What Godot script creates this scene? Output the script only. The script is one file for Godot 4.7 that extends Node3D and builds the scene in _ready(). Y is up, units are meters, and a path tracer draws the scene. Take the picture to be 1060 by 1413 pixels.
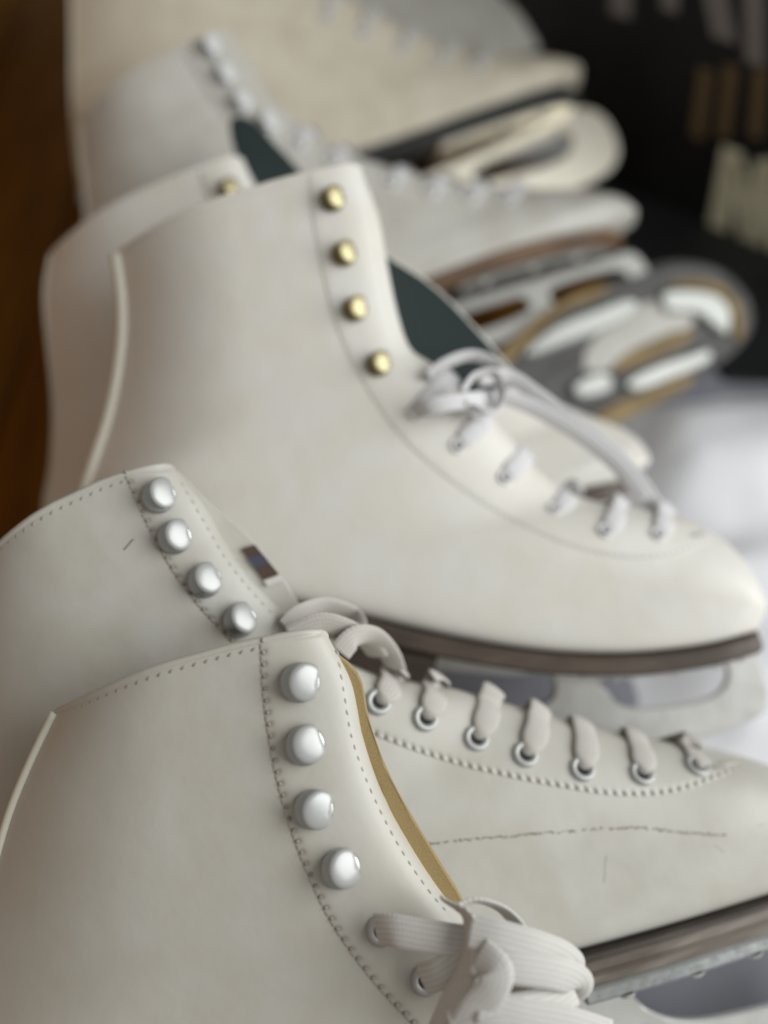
extends Node3D
# A heap of white figure skates leaning over one another on a dark wooden table.
# Every skate is modelled in its own axes: x towards the toe, y up the boot, z towards its outer side.
# "sections" run from the collar down the shaft and out to the toe:
# back/sole point (x, y), throat/instep point (x, y), half width, roundness at the back, roundness at the front.

const SKATES = {
	"front": {
		"at": Transform3D(Vector3(0.99726, -0.00650, -0.07368), Vector3(-0.05234, 0.64191, -0.76499), Vector3(0.05226, 0.76676, 0.63981), Vector3(-0.0253, -0.0046, 0.0120)),
		"sections": [
			[-0.0654, 0.2379, 0.0209, 0.2586, 0.0185, 2.2, 5.5],
			[-0.0735, 0.2229, 0.0277, 0.2424, 0.0187, 2.2, 5.5],
			[-0.0810, 0.2066, 0.0306, 0.2232, 0.0190, 2.2, 5.5],
			[-0.0875, 0.1879, 0.0357, 0.2050, 0.0193, 2.2, 5.5],
			[-0.0952, 0.1681, 0.0438, 0.1877, 0.0195, 2.2, 5.5],
			[-0.1040, 0.1483, 0.0543, 0.1705, 0.0203, 2.2, 4.9],
			[-0.1106, 0.1285, 0.0672, 0.1548, 0.0213, 3.5, 4.3],
			[-0.1127, 0.1083, 0.0813, 0.1401, 0.0223, 3.5, 3.6],
			[-0.1114, 0.0901, 0.0933, 0.1278, 0.0235, 6.0, 3.0],
			[-0.0909, 0.0793, 0.1043, 0.1173, 0.0249, 9.0, 2.4],
			[-0.0577, 0.0718, 0.1153, 0.1078, 0.0263, 9.0, 2.4],
			[-0.0197, 0.0604, 0.1266, 0.1000, 0.0269, 9.0, 2.4],
			[0.0164, 0.0491, 0.1355, 0.0924, 0.0273, 9.0, 2.4],
			[0.0531, 0.0412, 0.1433, 0.0848, 0.0278, 9.0, 2.4],
			[0.0857, 0.0382, 0.1498, 0.0762, 0.0273, 9.0, 2.4],
			[0.1142, 0.0391, 0.1547, 0.0666, 0.0257, 9.0, 2.4],
			[0.1382, 0.0416, 0.1571, 0.0583, 0.0220, 9.0, 2.4],
			[0.1503, 0.0440, 0.1574, 0.0542, 0.0056, 9.0, 2.4]],
		"seam": [Vector2(0.0004, 0.2567), Vector2(0.0004, 0.2402), Vector2(0.0022, 0.2206), Vector2(0.0057, 0.2031), Vector2(0.0112, 0.1854), Vector2(0.0180, 0.1699), Vector2(0.0280, 0.1543), Vector2(0.0382, 0.1417), Vector2(0.0505, 0.1268)],
		"edge": [Vector2(0.0195, 0.2577), Vector2(0.0269, 0.2419), Vector2(0.0296, 0.2249), Vector2(0.0347, 0.2065), Vector2(0.0429, 0.1891), Vector2(0.0521, 0.1733), Vector2(0.0618, 0.1607), Vector2(0.0726, 0.1485), Vector2(0.0847, 0.1359)],
		"hooks": [Vector2(0.0136, 0.2441), Vector2(0.0138, 0.2258), Vector2(0.0156, 0.2062), Vector2(0.0225, 0.1884)],
		"eyelets": [Vector2(0.0325, 0.1682), Vector2(0.0450, 0.1525), Vector2(0.0600, 0.1360)],
		"edge_row": [Vector2(0.0236, 0.2510), Vector2(0.0251, 0.2381), Vector2(0.0268, 0.2248), Vector2(0.0316, 0.2089), Vector2(0.0391, 0.1917), Vector2(0.0477, 0.1769), Vector2(0.0541, 0.1683)],
		"top_row": [Vector2(-0.0612, 0.2347), Vector2(-0.0509, 0.2395), Vector2(-0.0233, 0.2488), Vector2(0.0003, 0.2547), Vector2(0.0116, 0.2564), Vector2(0.0194, 0.2543)],
		"tongue": [Vector2(0.0178, 0.2506), Vector2(0.0296, 0.2435), Vector2(0.0328, 0.2269), Vector2(0.0385, 0.2095), Vector2(0.0466, 0.1931), Vector2(0.0537, 0.1800), Vector2(0.0590, 0.1683), Vector2(0.0497, 0.1667), Vector2(0.0371, 0.1858), Vector2(0.0251, 0.2184)],
		"bow": [
			[Vector3(0.0308, 0.1711, 0.0271), Vector3(0.0359, 0.1721, 0.0315), Vector3(0.0451, 0.1705, 0.0333), Vector3(0.0554, 0.1685, 0.0340), Vector3(0.0596, 0.1675, 0.0333)],
			[Vector3(0.0433, 0.1564, 0.0290), Vector3(0.0477, 0.1591, 0.0327), Vector3(0.0530, 0.1629, 0.0340), Vector3(0.0584, 0.1666, 0.0340)],
			[Vector3(0.0518, 0.1788, 0.0296), Vector3(0.0561, 0.1764, 0.0352), Vector3(0.0571, 0.1699, 0.0377), Vector3(0.0549, 0.1621, 0.0383), Vector3(0.0499, 0.1532, 0.0383), Vector3(0.0445, 0.1417, 0.0371)],
			[Vector3(0.0536, 0.1780, 0.0321), Vector3(0.0595, 0.1792, 0.0315), Vector3(0.0670, 0.1756, 0.0296), Vector3(0.0719, 0.1695, 0.0290), Vector3(0.0709, 0.1664, 0.0315)],
			[Vector3(0.0565, 0.1742, 0.0402), Vector3(0.0648, 0.1723, 0.0420), Vector3(0.0740, 0.1689, 0.0414), Vector3(0.0820, 0.1642, 0.0383), Vector3(0.0860, 0.1594, 0.0346), Vector3(0.0840, 0.1565, 0.0315), Vector3(0.0754, 0.1582, 0.0309), Vector3(0.0657, 0.1629, 0.0333)],
			[Vector3(0.0564, 0.1670, 0.0414), Vector3(0.0670, 0.1651, 0.0445), Vector3(0.0785, 0.1618, 0.0426), Vector3(0.0858, 0.1573, 0.0383), Vector3(0.0877, 0.1537, 0.0352), Vector3(0.0843, 0.1515, 0.0327), Vector3(0.0758, 0.1537, 0.0333), Vector3(0.0671, 0.1583, 0.0364)],
			[Vector3(0.0584, 0.1686, 0.0426), Vector3(0.0626, 0.1651, 0.0457), Vector3(0.0615, 0.1596, 0.0457), Vector3(0.0564, 0.1533, 0.0439), Vector3(0.0511, 0.1434, 0.0414)],
			[Vector3(0.0495, 0.1482, 0.0426), Vector3(0.0592, 0.1520, 0.0445), Vector3(0.0695, 0.1525, 0.0439), Vector3(0.0795, 0.1524, 0.0402), Vector3(0.0857, 0.1539, 0.0364)],
			[Vector3(0.0575, 0.1550, 0.0439), Vector3(0.0694, 0.1512, 0.0445), Vector3(0.0830, 0.1465, 0.0420), Vector3(0.0949, 0.1398, 0.0371)]],
	},
	"scuffed": {
		"at": Transform3D(Vector3(0.93358, 0.04881, -0.35502), Vector3(-0.30902, 0.61133, -0.72855), Vector3(0.18147, 0.78987, 0.58581), Vector3(0.0186, 0.0074, -0.0844)),
		"sections": [
			[-0.0986, 0.2326, -0.0200, 0.2475, 0.0198, 2.2, 6.0],
			[-0.1053, 0.2196, -0.0142, 0.2328, 0.0201, 2.2, 6.0],
			[-0.1116, 0.2035, -0.0106, 0.2155, 0.0203, 2.2, 6.0],
			[-0.1178, 0.1846, -0.0043, 0.1969, 0.0206, 2.2, 6.0],
			[-0.1254, 0.1663, 0.0049, 0.1799, 0.0208, 2.2, 6.0],
			[-0.1344, 0.1487, 0.0150, 0.1639, 0.0212, 2.2, 5.3],
			[-0.1434, 0.1313, 0.0268, 0.1522, 0.0222, 3.5, 4.6],
			[-0.1483, 0.1151, 0.0400, 0.1445, 0.0231, 3.5, 3.8],
			[-0.1464, 0.0975, 0.0536, 0.1372, 0.0241, 6.0, 3.1],
			[-0.1185, 0.0834, 0.0681, 0.1274, 0.0252, 9.0, 2.4],
			[-0.0860, 0.0726, 0.0816, 0.1183, 0.0266, 9.0, 2.4],
			[-0.0520, 0.0627, 0.0952, 0.1091, 0.0280, 9.0, 2.4],
			[-0.0163, 0.0537, 0.1091, 0.1000, 0.0287, 9.0, 2.4],
			[0.0185, 0.0466, 0.1222, 0.0924, 0.0291, 9.0, 2.4],
			[0.0534, 0.0403, 0.1354, 0.0849, 0.0295, 9.0, 2.4],
			[0.0901, 0.0355, 0.1490, 0.0776, 0.0299, 9.0, 2.4],
			[0.1205, 0.0318, 0.1595, 0.0705, 0.0287, 9.0, 2.4],
			[0.1488, 0.0289, 0.1696, 0.0617, 0.0272, 9.0, 2.4],
			[0.1652, 0.0283, 0.1753, 0.0526, 0.0228, 9.0, 2.4],
			[0.1727, 0.0284, 0.1755, 0.0420, 0.0060, 9.0, 2.4]],
		"seam": [Vector2(-0.0370, 0.2491), Vector2(-0.0359, 0.2363), Vector2(-0.0339, 0.2226), Vector2(-0.0307, 0.2085), Vector2(-0.0252, 0.1936), Vector2(-0.0158, 0.1746), Vector2(-0.0003, 0.1533), Vector2(0.0177, 0.1347), Vector2(0.0394, 0.1171), Vector2(0.0574, 0.1054), Vector2(0.0760, 0.0945), Vector2(0.0929, 0.0856), Vector2(0.1115, 0.0792), Vector2(0.1302, 0.0767), Vector2(0.1492, 0.0757)],
		"edge": [Vector2(-0.0206, 0.2461), Vector2(-0.0165, 0.2330), Vector2(-0.0128, 0.2175), Vector2(-0.0065, 0.2004), Vector2(0.0017, 0.1841), Vector2(0.0096, 0.1706), Vector2(0.0193, 0.1579), Vector2(0.0309, 0.1483), Vector2(0.0468, 0.1395), Vector2(0.0642, 0.1282), Vector2(0.0813, 0.1170), Vector2(0.0986, 0.1056), Vector2(0.1165, 0.0947), Vector2(0.1356, 0.0844), Vector2(0.1525, 0.0749)],
		"hooks": [Vector2(-0.0262, 0.2382), Vector2(-0.0256, 0.2230), Vector2(-0.0205, 0.2059), Vector2(-0.0133, 0.1892)],
		"eyelets": [Vector2(0.0224, 0.1456), Vector2(0.0367, 0.1344), Vector2(0.0522, 0.1211), Vector2(0.0670, 0.1100), Vector2(0.0852, 0.0982), Vector2(0.1063, 0.0887), Vector2(0.1291, 0.0824)],
		"lace_tops": [Vector2(0.0344, 0.1512), Vector2(0.0477, 0.1428), Vector2(0.0662, 0.1314), Vector2(0.0813, 0.1194), Vector2(0.0951, 0.1086), Vector2(0.1140, 0.0971), Vector2(0.1360, 0.0867)],
		"edge_row": [Vector2(-0.0190, 0.2396), Vector2(-0.0160, 0.2248), Vector2(-0.0124, 0.2090), Vector2(-0.0056, 0.1916), Vector2(0.0007, 0.1798)],
		"top_row": [Vector2(-0.0944, 0.2309), Vector2(-0.0848, 0.2342), Vector2(-0.0675, 0.2392), Vector2(-0.0512, 0.2437), Vector2(-0.0377, 0.2468), Vector2(-0.0287, 0.2472), Vector2(-0.0213, 0.2424)],
		"tongue": [Vector2(-0.0203, 0.2463), Vector2(-0.0124, 0.2327), Vector2(-0.0080, 0.2252), Vector2(-0.0017, 0.2149), Vector2(0.0048, 0.1980), Vector2(0.0096, 0.1810), Vector2(0.0178, 0.1670), Vector2(0.0093, 0.1671), Vector2(-0.0017, 0.1848), Vector2(-0.0126, 0.2107)],
		"tag": [Vector2(-0.0058, 0.2120), Vector2(-0.0009, 0.2120), Vector2(0.0042, 0.1990), Vector2(-0.0019, 0.1988)],
		"bow": [
			[Vector3(-0.0006, 0.1804, 0.0200), Vector3(0.0059, 0.1835, 0.0180), Vector3(0.0158, 0.1826, 0.0120), Vector3(0.0244, 0.1762, 0.0060), Vector3(0.0234, 0.1718, 0.0120), Vector3(0.0138, 0.1724, 0.0220)],
			[Vector3(-0.0008, 0.1777, 0.0260), Vector3(0.0099, 0.1788, 0.0270), Vector3(0.0182, 0.1742, 0.0240), Vector3(0.0252, 0.1668, 0.0160), Vector3(0.0282, 0.1598, 0.0100)],
			[Vector3(0.0142, 0.1672, 0.0260), Vector3(0.0206, 0.1703, 0.0260), Vector3(0.0275, 0.1676, 0.0200), Vector3(0.0321, 0.1600, 0.0120), Vector3(0.0337, 0.1528, 0.0060)]],
		"scuff": [Vector2(0.0200, 0.0945), Vector2(0.0248, 0.0943), Vector2(0.0372, 0.0909), Vector2(0.0497, 0.0873), Vector2(0.0650, 0.0829), Vector2(0.0753, 0.0798), Vector2(0.0883, 0.0760), Vector2(0.1010, 0.0710), Vector2(0.1108, 0.0660), Vector2(0.1267, 0.0590)],
		"scratches": [Vector2(-0.0447, 0.2237), Vector2(-0.0406, 0.2263), Vector2(0.0816, 0.0685), Vector2(0.0777, 0.0598), Vector2(0.1217, 0.0571), Vector2(0.1241, 0.0533), Vector2(0.1399, 0.0571), Vector2(0.1430, 0.0566)],
		"blade": [Vector2(-0.1269, 0.0724), Vector2(-0.0781, 0.0562), Vector2(-0.0156, 0.0389), Vector2(0.0245, 0.0297), Vector2(0.0671, 0.0226), Vector2(0.1121, 0.0171), Vector2(0.1595, 0.0124), Vector2(0.1727, 0.0117), Vector2(0.1758, -0.0032), Vector2(0.1711, -0.0226), Vector2(0.1589, -0.0357), Vector2(0.1349, -0.0377), Vector2(0.0957, -0.0294), Vector2(0.0262, -0.0090), Vector2(-0.0753, 0.0237), Vector2(-0.1399, 0.0466), Vector2(-0.1400, 0.0544)],
		"blade_holes": [
			[Vector2(0.0812, 0.0169), Vector2(0.1262, 0.0115), Vector2(0.1578, 0.0076), Vector2(0.1630, -0.0011), Vector2(0.1591, -0.0147), Vector2(0.1470, -0.0224), Vector2(0.1158, -0.0178), Vector2(0.0985, -0.0124), Vector2(0.0884, -0.0053), Vector2(0.0834, 0.0020), Vector2(0.0819, 0.0102)],
			[Vector2(-0.0596, 0.0474), Vector2(-0.0012, 0.0307), Vector2(0.0425, 0.0217), Vector2(0.0490, 0.0099), Vector2(0.0417, 0.0015), Vector2(-0.0073, 0.0124), Vector2(-0.0477, 0.0254), Vector2(-0.0605, 0.0363)],
			[Vector2(-0.1168, 0.0645), Vector2(-0.0820, 0.0524), Vector2(-0.0800, 0.0419), Vector2(-0.0885, 0.0402), Vector2(-0.1164, 0.0495)]],
	},
	"tall": {
		"at": Transform3D(Vector3(0.99570, -0.00201, -0.09258), Vector3(-0.06976, 0.64122, -0.76418), Vector3(0.06090, 0.76735, 0.63833), Vector3(0.0220, 0.0229, -0.2122)),
		"sections": [
			[-0.1211, 0.2248, -0.0144, 0.2522, 0.0224, 2.2, 5.0],
			[-0.1199, 0.2086, -0.0085, 0.2317, 0.0227, 2.2, 5.0],
			[-0.1206, 0.1915, -0.0063, 0.2113, 0.0230, 2.2, 5.0],
			[-0.1241, 0.1724, -0.0032, 0.1894, 0.0233, 2.2, 5.0],
			[-0.1294, 0.1541, 0.0012, 0.1750, 0.0236, 2.2, 5.0],
			[-0.1367, 0.1360, 0.0113, 0.1672, 0.0244, 2.2, 4.5],
			[-0.1435, 0.1179, 0.0246, 0.1538, 0.0255, 3.5, 4.0],
			[-0.1466, 0.1026, 0.0384, 0.1391, 0.0266, 3.5, 3.4],
			[-0.1455, 0.0886, 0.0530, 0.1206, 0.0278, 6.0, 2.9],
			[-0.1189, 0.0833, 0.0706, 0.1077, 0.0294, 9.0, 2.4],
			[-0.0792, 0.0784, 0.0910, 0.1022, 0.0310, 9.0, 2.4],
			[-0.0363, 0.0671, 0.1069, 0.0985, 0.0324, 9.0, 2.4],
			[0.0038, 0.0546, 0.1167, 0.0947, 0.0329, 9.0, 2.4],
			[0.0414, 0.0454, 0.1248, 0.0900, 0.0333, 9.0, 2.4],
			[0.0766, 0.0414, 0.1315, 0.0847, 0.0338, 9.0, 2.4],
			[0.1075, 0.0419, 0.1369, 0.0780, 0.0329, 9.0, 2.4],
			[0.1256, 0.0443, 0.1409, 0.0694, 0.0310, 9.0, 2.4],
			[0.1356, 0.0461, 0.1429, 0.0610, 0.0263, 9.0, 2.4],
			[0.1403, 0.0477, 0.1431, 0.0546, 0.0068, 9.0, 2.4]],
		"seam": [Vector2(-0.0375, 0.2477), Vector2(-0.0373, 0.2296), Vector2(-0.0349, 0.2085), Vector2(-0.0313, 0.1874), Vector2(-0.0239, 0.1660), Vector2(-0.0121, 0.1442), Vector2(0.0002, 0.1285), Vector2(0.0200, 0.1108), Vector2(0.0397, 0.0975), Vector2(0.0592, 0.0872), Vector2(0.0798, 0.0813), Vector2(0.0983, 0.0805), Vector2(0.1142, 0.0840), Vector2(0.1273, 0.0877)],
		"edge": [Vector2(-0.0161, 0.2514), Vector2(-0.0104, 0.2300), Vector2(-0.0086, 0.2085), Vector2(-0.0055, 0.1870), Vector2(-0.0018, 0.1723), Vector2(0.0083, 0.1642), Vector2(0.0209, 0.1513), Vector2(0.0346, 0.1372), Vector2(0.0496, 0.1191), Vector2(0.0677, 0.1062), Vector2(0.0867, 0.1008), Vector2(0.1028, 0.0969), Vector2(0.1155, 0.0932), Vector2(0.1287, 0.0884)],
		"hooks": [Vector2(-0.0267, 0.2368), Vector2(-0.0235, 0.2141), Vector2(-0.0206, 0.1911), Vector2(-0.0126, 0.1681)],
		"eyelets": [Vector2(-0.0001, 0.1466), Vector2(0.0164, 0.1321), Vector2(0.0355, 0.1177), Vector2(0.0555, 0.1032), Vector2(0.0741, 0.0929), Vector2(0.0968, 0.0898)],
		"lace_tops": [Vector2(0.0177, 0.1620), Vector2(0.0318, 0.1443), Vector2(0.0478, 0.1268), Vector2(0.0686, 0.1114), Vector2(0.0881, 0.1037), Vector2(0.1073, 0.0998)],
		"edge_row": [Vector2(-0.0134, 0.2460), Vector2(-0.0126, 0.2295), Vector2(-0.0108, 0.2081), Vector2(-0.0078, 0.1868), Vector2(-0.0044, 0.1745)],
		"top_row": [Vector2(-0.1141, 0.2260), Vector2(-0.0756, 0.2332), Vector2(-0.0424, 0.2425), Vector2(-0.0180, 0.2479)],
		"tongue": [Vector2(-0.0151, 0.2308), Vector2(-0.0062, 0.2200), Vector2(0.0167, 0.2024), Vector2(0.0421, 0.1715), Vector2(0.0478, 0.1596), Vector2(0.0249, 0.1578), Vector2(0.0001, 0.1722), Vector2(-0.0089, 0.2048)],
		"bow": [
			[Vector3(-0.0019, 0.1461, 0.0300), Vector3(0.0035, 0.1475, 0.0360), Vector3(0.0123, 0.1487, 0.0360), Vector3(0.0236, 0.1498, 0.0300), Vector3(0.0343, 0.1514, 0.0200)],
			[Vector3(0.0057, 0.1611, 0.0240), Vector3(0.0154, 0.1668, 0.0220), Vector3(0.0267, 0.1692, 0.0180), Vector3(0.0381, 0.1638, 0.0120), Vector3(0.0394, 0.1547, 0.0100), Vector3(0.0328, 0.1463, 0.0180), Vector3(0.0238, 0.1448, 0.0260), Vector3(0.0204, 0.1509, 0.0320)],
			[Vector3(0.0188, 0.1531, 0.0340), Vector3(0.0236, 0.1587, 0.0340), Vector3(0.0317, 0.1599, 0.0300), Vector3(0.0355, 0.1530, 0.0260), Vector3(0.0311, 0.1457, 0.0280), Vector3(0.0228, 0.1470, 0.0340)],
			[Vector3(0.0269, 0.1586, 0.0220), Vector3(0.0403, 0.1601, 0.0160), Vector3(0.0525, 0.1519, 0.0140), Vector3(0.0647, 0.1420, 0.0120), Vector3(0.0801, 0.1297, 0.0100), Vector3(0.0940, 0.1154, 0.0080), Vector3(0.1032, 0.1007, 0.0060)],
			[Vector3(0.0359, 0.1522, 0.0200), Vector3(0.0516, 0.1456, 0.0160), Vector3(0.0702, 0.1339, 0.0130), Vector3(0.0855, 0.1205, 0.0110), Vector3(0.0973, 0.1042, 0.0100)]],
		"blade": [Vector2(-0.1389, 0.0603), Vector2(-0.0807, 0.0567), Vector2(-0.0493, 0.0599), Vector2(0.0032, 0.0452), Vector2(0.0408, 0.0369), Vector2(0.0728, 0.0334), Vector2(0.1053, 0.0350), Vector2(0.1358, 0.0394), Vector2(0.1434, 0.0356), Vector2(0.1483, 0.0220), Vector2(0.1485, 0.0107), Vector2(0.1425, 0.0048), Vector2(0.1174, -0.0022), Vector2(0.0799, -0.0029), Vector2(0.0000, 0.0000), Vector2(-0.0935, 0.0060), Vector2(-0.1575, 0.0108), Vector2(-0.1586, 0.0170)],
		"blade_holes": [
			[Vector2(0.0757, 0.0287), Vector2(0.1116, 0.0313), Vector2(0.1264, 0.0327), Vector2(0.1311, 0.0288), Vector2(0.1309, 0.0218), Vector2(0.1253, 0.0164), Vector2(0.1136, 0.0135), Vector2(0.0940, 0.0129), Vector2(0.0837, 0.0147), Vector2(0.0777, 0.0212)],
			[Vector2(-0.0502, 0.0471), Vector2(-0.0099, 0.0393), Vector2(0.0341, 0.0320), Vector2(0.0508, 0.0323), Vector2(0.0549, 0.0262), Vector2(0.0508, 0.0192), Vector2(0.0330, 0.0162), Vector2(-0.0116, 0.0151), Vector2(-0.0460, 0.0186), Vector2(-0.0543, 0.0334)],
			[Vector2(-0.1362, 0.0554), Vector2(-0.0810, 0.0517), Vector2(-0.0771, 0.0414), Vector2(-0.0860, 0.0250), Vector2(-0.1290, 0.0270), Vector2(-0.1372, 0.0400)]],
	},
	"mate": {
		"at": Transform3D(Vector3(0.99570, -0.00201, -0.09258), Vector3(-0.06976, 0.64122, -0.76418), Vector3(0.06090, 0.76735, 0.63833), Vector3(-0.0181, -0.0072, -0.2816)),
		"sections": [
			[-0.1314, 0.2080, -0.0341, 0.2462, 0.0211, 2.2, 5.0],
			[-0.1357, 0.1885, -0.0237, 0.2248, 0.0214, 2.2, 5.0],
			[-0.1356, 0.1614, -0.0038, 0.2038, 0.0218, 2.2, 5.0],
			[-0.1351, 0.1336, 0.0198, 0.1810, 0.0221, 2.2, 5.0],
			[-0.1381, 0.1053, 0.0401, 0.1618, 0.0224, 2.2, 5.0],
			[-0.1430, 0.0842, 0.0681, 0.1456, 0.0236, 2.2, 4.5],
			[-0.1414, 0.0663, 0.0893, 0.1353, 0.0248, 3.5, 4.0],
			[-0.1352, 0.0551, 0.1033, 0.1253, 0.0260, 3.5, 3.4],
			[-0.1287, 0.0475, 0.1138, 0.1188, 0.0276, 6.0, 2.9],
			[-0.0971, 0.0452, 0.1246, 0.1137, 0.0294, 9.0, 2.4],
			[-0.0508, 0.0454, 0.1335, 0.1099, 0.0306, 9.0, 2.4],
			[-0.0074, 0.0495, 0.1418, 0.1061, 0.0311, 9.0, 2.4],
			[0.0330, 0.0556, 0.1482, 0.1020, 0.0316, 9.0, 2.4],
			[0.0703, 0.0650, 0.1524, 0.0981, 0.0316, 9.0, 2.4],
			[0.1078, 0.0730, 0.1550, 0.0935, 0.0296, 9.0, 2.4],
			[0.1341, 0.0767, 0.1565, 0.0883, 0.0257, 9.0, 2.4],
			[0.1474, 0.0799, 0.1570, 0.0838, 0.0064, 9.0, 2.4]],
		"seam": [Vector2(-0.0549, 0.2362), Vector2(-0.0477, 0.2157), Vector2(-0.0354, 0.1942), Vector2(-0.0197, 0.1724)],
		"edge": [Vector2(-0.0352, 0.2455), Vector2(-0.0248, 0.2232), Vector2(-0.0054, 0.2003), Vector2(0.0176, 0.1780)],
		"hooks": [Vector2(-0.0397, 0.2292), Vector2(-0.0304, 0.2080)],
		"eyelets": [],
		"lace_tops": [],
		"top_row": [Vector2(-0.1247, 0.2079), Vector2(-0.0815, 0.2202), Vector2(-0.0393, 0.2403)],
		"edge_row": [],
		"tongue": [Vector2(-0.0403, 0.2735), Vector2(-0.0300, 0.2737), Vector2(-0.0184, 0.2606), Vector2(-0.0056, 0.2444), Vector2(0.0116, 0.2146), Vector2(0.0000, 0.2078), Vector2(-0.0244, 0.2276), Vector2(-0.0374, 0.2523)],
		"blade": [Vector2(-0.1334, 0.0300), Vector2(-0.0629, 0.0265), Vector2(0.0099, 0.0373), Vector2(0.0655, 0.0496), Vector2(0.1068, 0.0588), Vector2(0.1407, 0.0645), Vector2(0.1518, 0.0619), Vector2(0.1544, 0.0451), Vector2(0.1458, 0.0310), Vector2(0.0819, 0.0210), Vector2(0.0009, 0.0126), Vector2(-0.1382, 0.0108)],
		"blade_holes": [
			[Vector2(0.0763, 0.0452), Vector2(0.1063, 0.0522), Vector2(0.1364, 0.0567), Vector2(0.1396, 0.0480), Vector2(0.1315, 0.0394), Vector2(0.0827, 0.0319)],
			[Vector2(-0.0632, 0.0211), Vector2(0.0021, 0.0306), Vector2(0.0464, 0.0383), Vector2(0.0494, 0.0289), Vector2(0.0014, 0.0198), Vector2(-0.0600, 0.0166)]],
	},
	"brown_sole": {
		"at": Transform3D(Vector3(0.95835, 0.03375, -0.28360), Vector3(-0.24192, 0.62369, -0.74329), Vector3(0.15179, 0.78094, 0.60588), Vector3(-0.0124, 0.0229, -0.4374)),
		"sections": [
			[-0.1172, 0.1826, -0.0242, 0.2104, 0.0224, 2.2, 5.0],
			[-0.1210, 0.1622, -0.0174, 0.1929, 0.0228, 2.2, 5.0],
			[-0.1247, 0.1364, -0.0105, 0.1709, 0.0231, 2.2, 5.0],
			[-0.1324, 0.1107, 0.0033, 0.1516, 0.0235, 2.2, 5.0],
			[-0.1419, 0.0880, 0.0206, 0.1355, 0.0238, 2.2, 5.0],
			[-0.1480, 0.0708, 0.0433, 0.1226, 0.0251, 2.2, 4.5],
			[-0.1494, 0.0567, 0.0668, 0.1116, 0.0263, 3.5, 4.0],
			[-0.1475, 0.0481, 0.0871, 0.1046, 0.0276, 3.5, 3.4],
			[-0.1428, 0.0429, 0.1080, 0.0987, 0.0294, 6.0, 2.9],
			[-0.1000, 0.0366, 0.1273, 0.0945, 0.0312, 9.0, 2.4],
			[-0.0500, 0.0380, 0.1445, 0.0907, 0.0325, 9.0, 2.4],
			[-0.0018, 0.0444, 0.1588, 0.0870, 0.0330, 9.0, 2.4],
			[0.0386, 0.0495, 0.1688, 0.0828, 0.0336, 9.0, 2.4],
			[0.0800, 0.0555, 0.1761, 0.0787, 0.0336, 9.0, 2.4],
			[0.1169, 0.0583, 0.1812, 0.0732, 0.0315, 9.0, 2.4],
			[0.1492, 0.0587, 0.1834, 0.0674, 0.0273, 9.0, 2.4],
			[0.1724, 0.0584, 0.1841, 0.0628, 0.0068, 9.0, 2.4]],
		"seam": [Vector2(-0.0532, 0.1994), Vector2(-0.0465, 0.1777), Vector2(-0.0379, 0.1557), Vector2(-0.0263, 0.1371), Vector2(-0.0065, 0.1187), Vector2(0.0223, 0.1023), Vector2(0.0604, 0.0881), Vector2(0.0990, 0.0757), Vector2(0.1322, 0.0719)],
		"edge": [Vector2(-0.0281, 0.2083), Vector2(-0.0213, 0.1880), Vector2(-0.0147, 0.1637), Vector2(-0.0014, 0.1446), Vector2(0.0152, 0.1284), Vector2(0.0380, 0.1156), Vector2(0.0658, 0.1041), Vector2(0.1023, 0.0932), Vector2(0.1384, 0.0835)],
		"hooks": [Vector2(-0.0373, 0.2005), Vector2(-0.0333, 0.1842), Vector2(-0.0284, 0.1681), Vector2(-0.0171, 0.1543)],
		"eyelets": [Vector2(-0.0042, 0.1405), Vector2(0.0124, 0.1274), Vector2(0.0411, 0.1090), Vector2(0.0619, 0.0994), Vector2(0.0836, 0.0921), Vector2(0.1037, 0.0863)],
		"lace_tops": [Vector2(0.0080, 0.1519), Vector2(0.0259, 0.1374), Vector2(0.0563, 0.1194), Vector2(0.0772, 0.1110), Vector2(0.0992, 0.1041), Vector2(0.1204, 0.0986)],
		"top_row": [],
		"edge_row": [],
		"blade": [Vector2(-0.1404, 0.0197), Vector2(-0.0483, 0.0110), Vector2(0.0350, 0.0351), Vector2(0.0762, 0.0406), Vector2(0.1176, 0.0436), Vector2(0.1598, 0.0459), Vector2(0.1780, 0.0475), Vector2(0.1856, 0.0369), Vector2(0.1847, 0.0228), Vector2(0.1703, 0.0147), Vector2(0.1187, 0.0125), Vector2(0.0282, 0.0086), Vector2(-0.1400, 0.0052)],
		"blade_holes": [
			[Vector2(0.1247, 0.0355), Vector2(0.1625, 0.0386), Vector2(0.1718, 0.0345), Vector2(0.1689, 0.0270), Vector2(0.1308, 0.0236)],
			[Vector2(0.0467, 0.0296), Vector2(0.0926, 0.0344), Vector2(0.1061, 0.0342), Vector2(0.1061, 0.0254), Vector2(0.0667, 0.0209)]],
	},
	"cream": {
		"at": Transform3D(Vector3(0.93027, 0.03502, -0.36519), Vector3(-0.30902, 0.61133, -0.72855), Vector3(0.19774, 0.79060, 0.57952), Vector3(-0.0383, 0.0113, -0.5667)),
		"sections": [
			[-0.0604, 0.3926, 0.0517, 0.3813, 0.0238, 2.2, 4.0],
			[-0.0703, 0.3380, 0.0419, 0.3193, 0.0241, 2.2, 4.0],
			[-0.0824, 0.2860, 0.0376, 0.2637, 0.0245, 2.2, 4.0],
			[-0.0955, 0.2380, 0.0412, 0.2130, 0.0248, 2.2, 4.0],
			[-0.1075, 0.1966, 0.0541, 0.1825, 0.0252, 2.2, 4.0],
			[-0.1188, 0.1603, 0.0740, 0.1645, 0.0265, 2.2, 3.7],
			[-0.1273, 0.1284, 0.0943, 0.1468, 0.0279, 3.5, 3.4],
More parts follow.
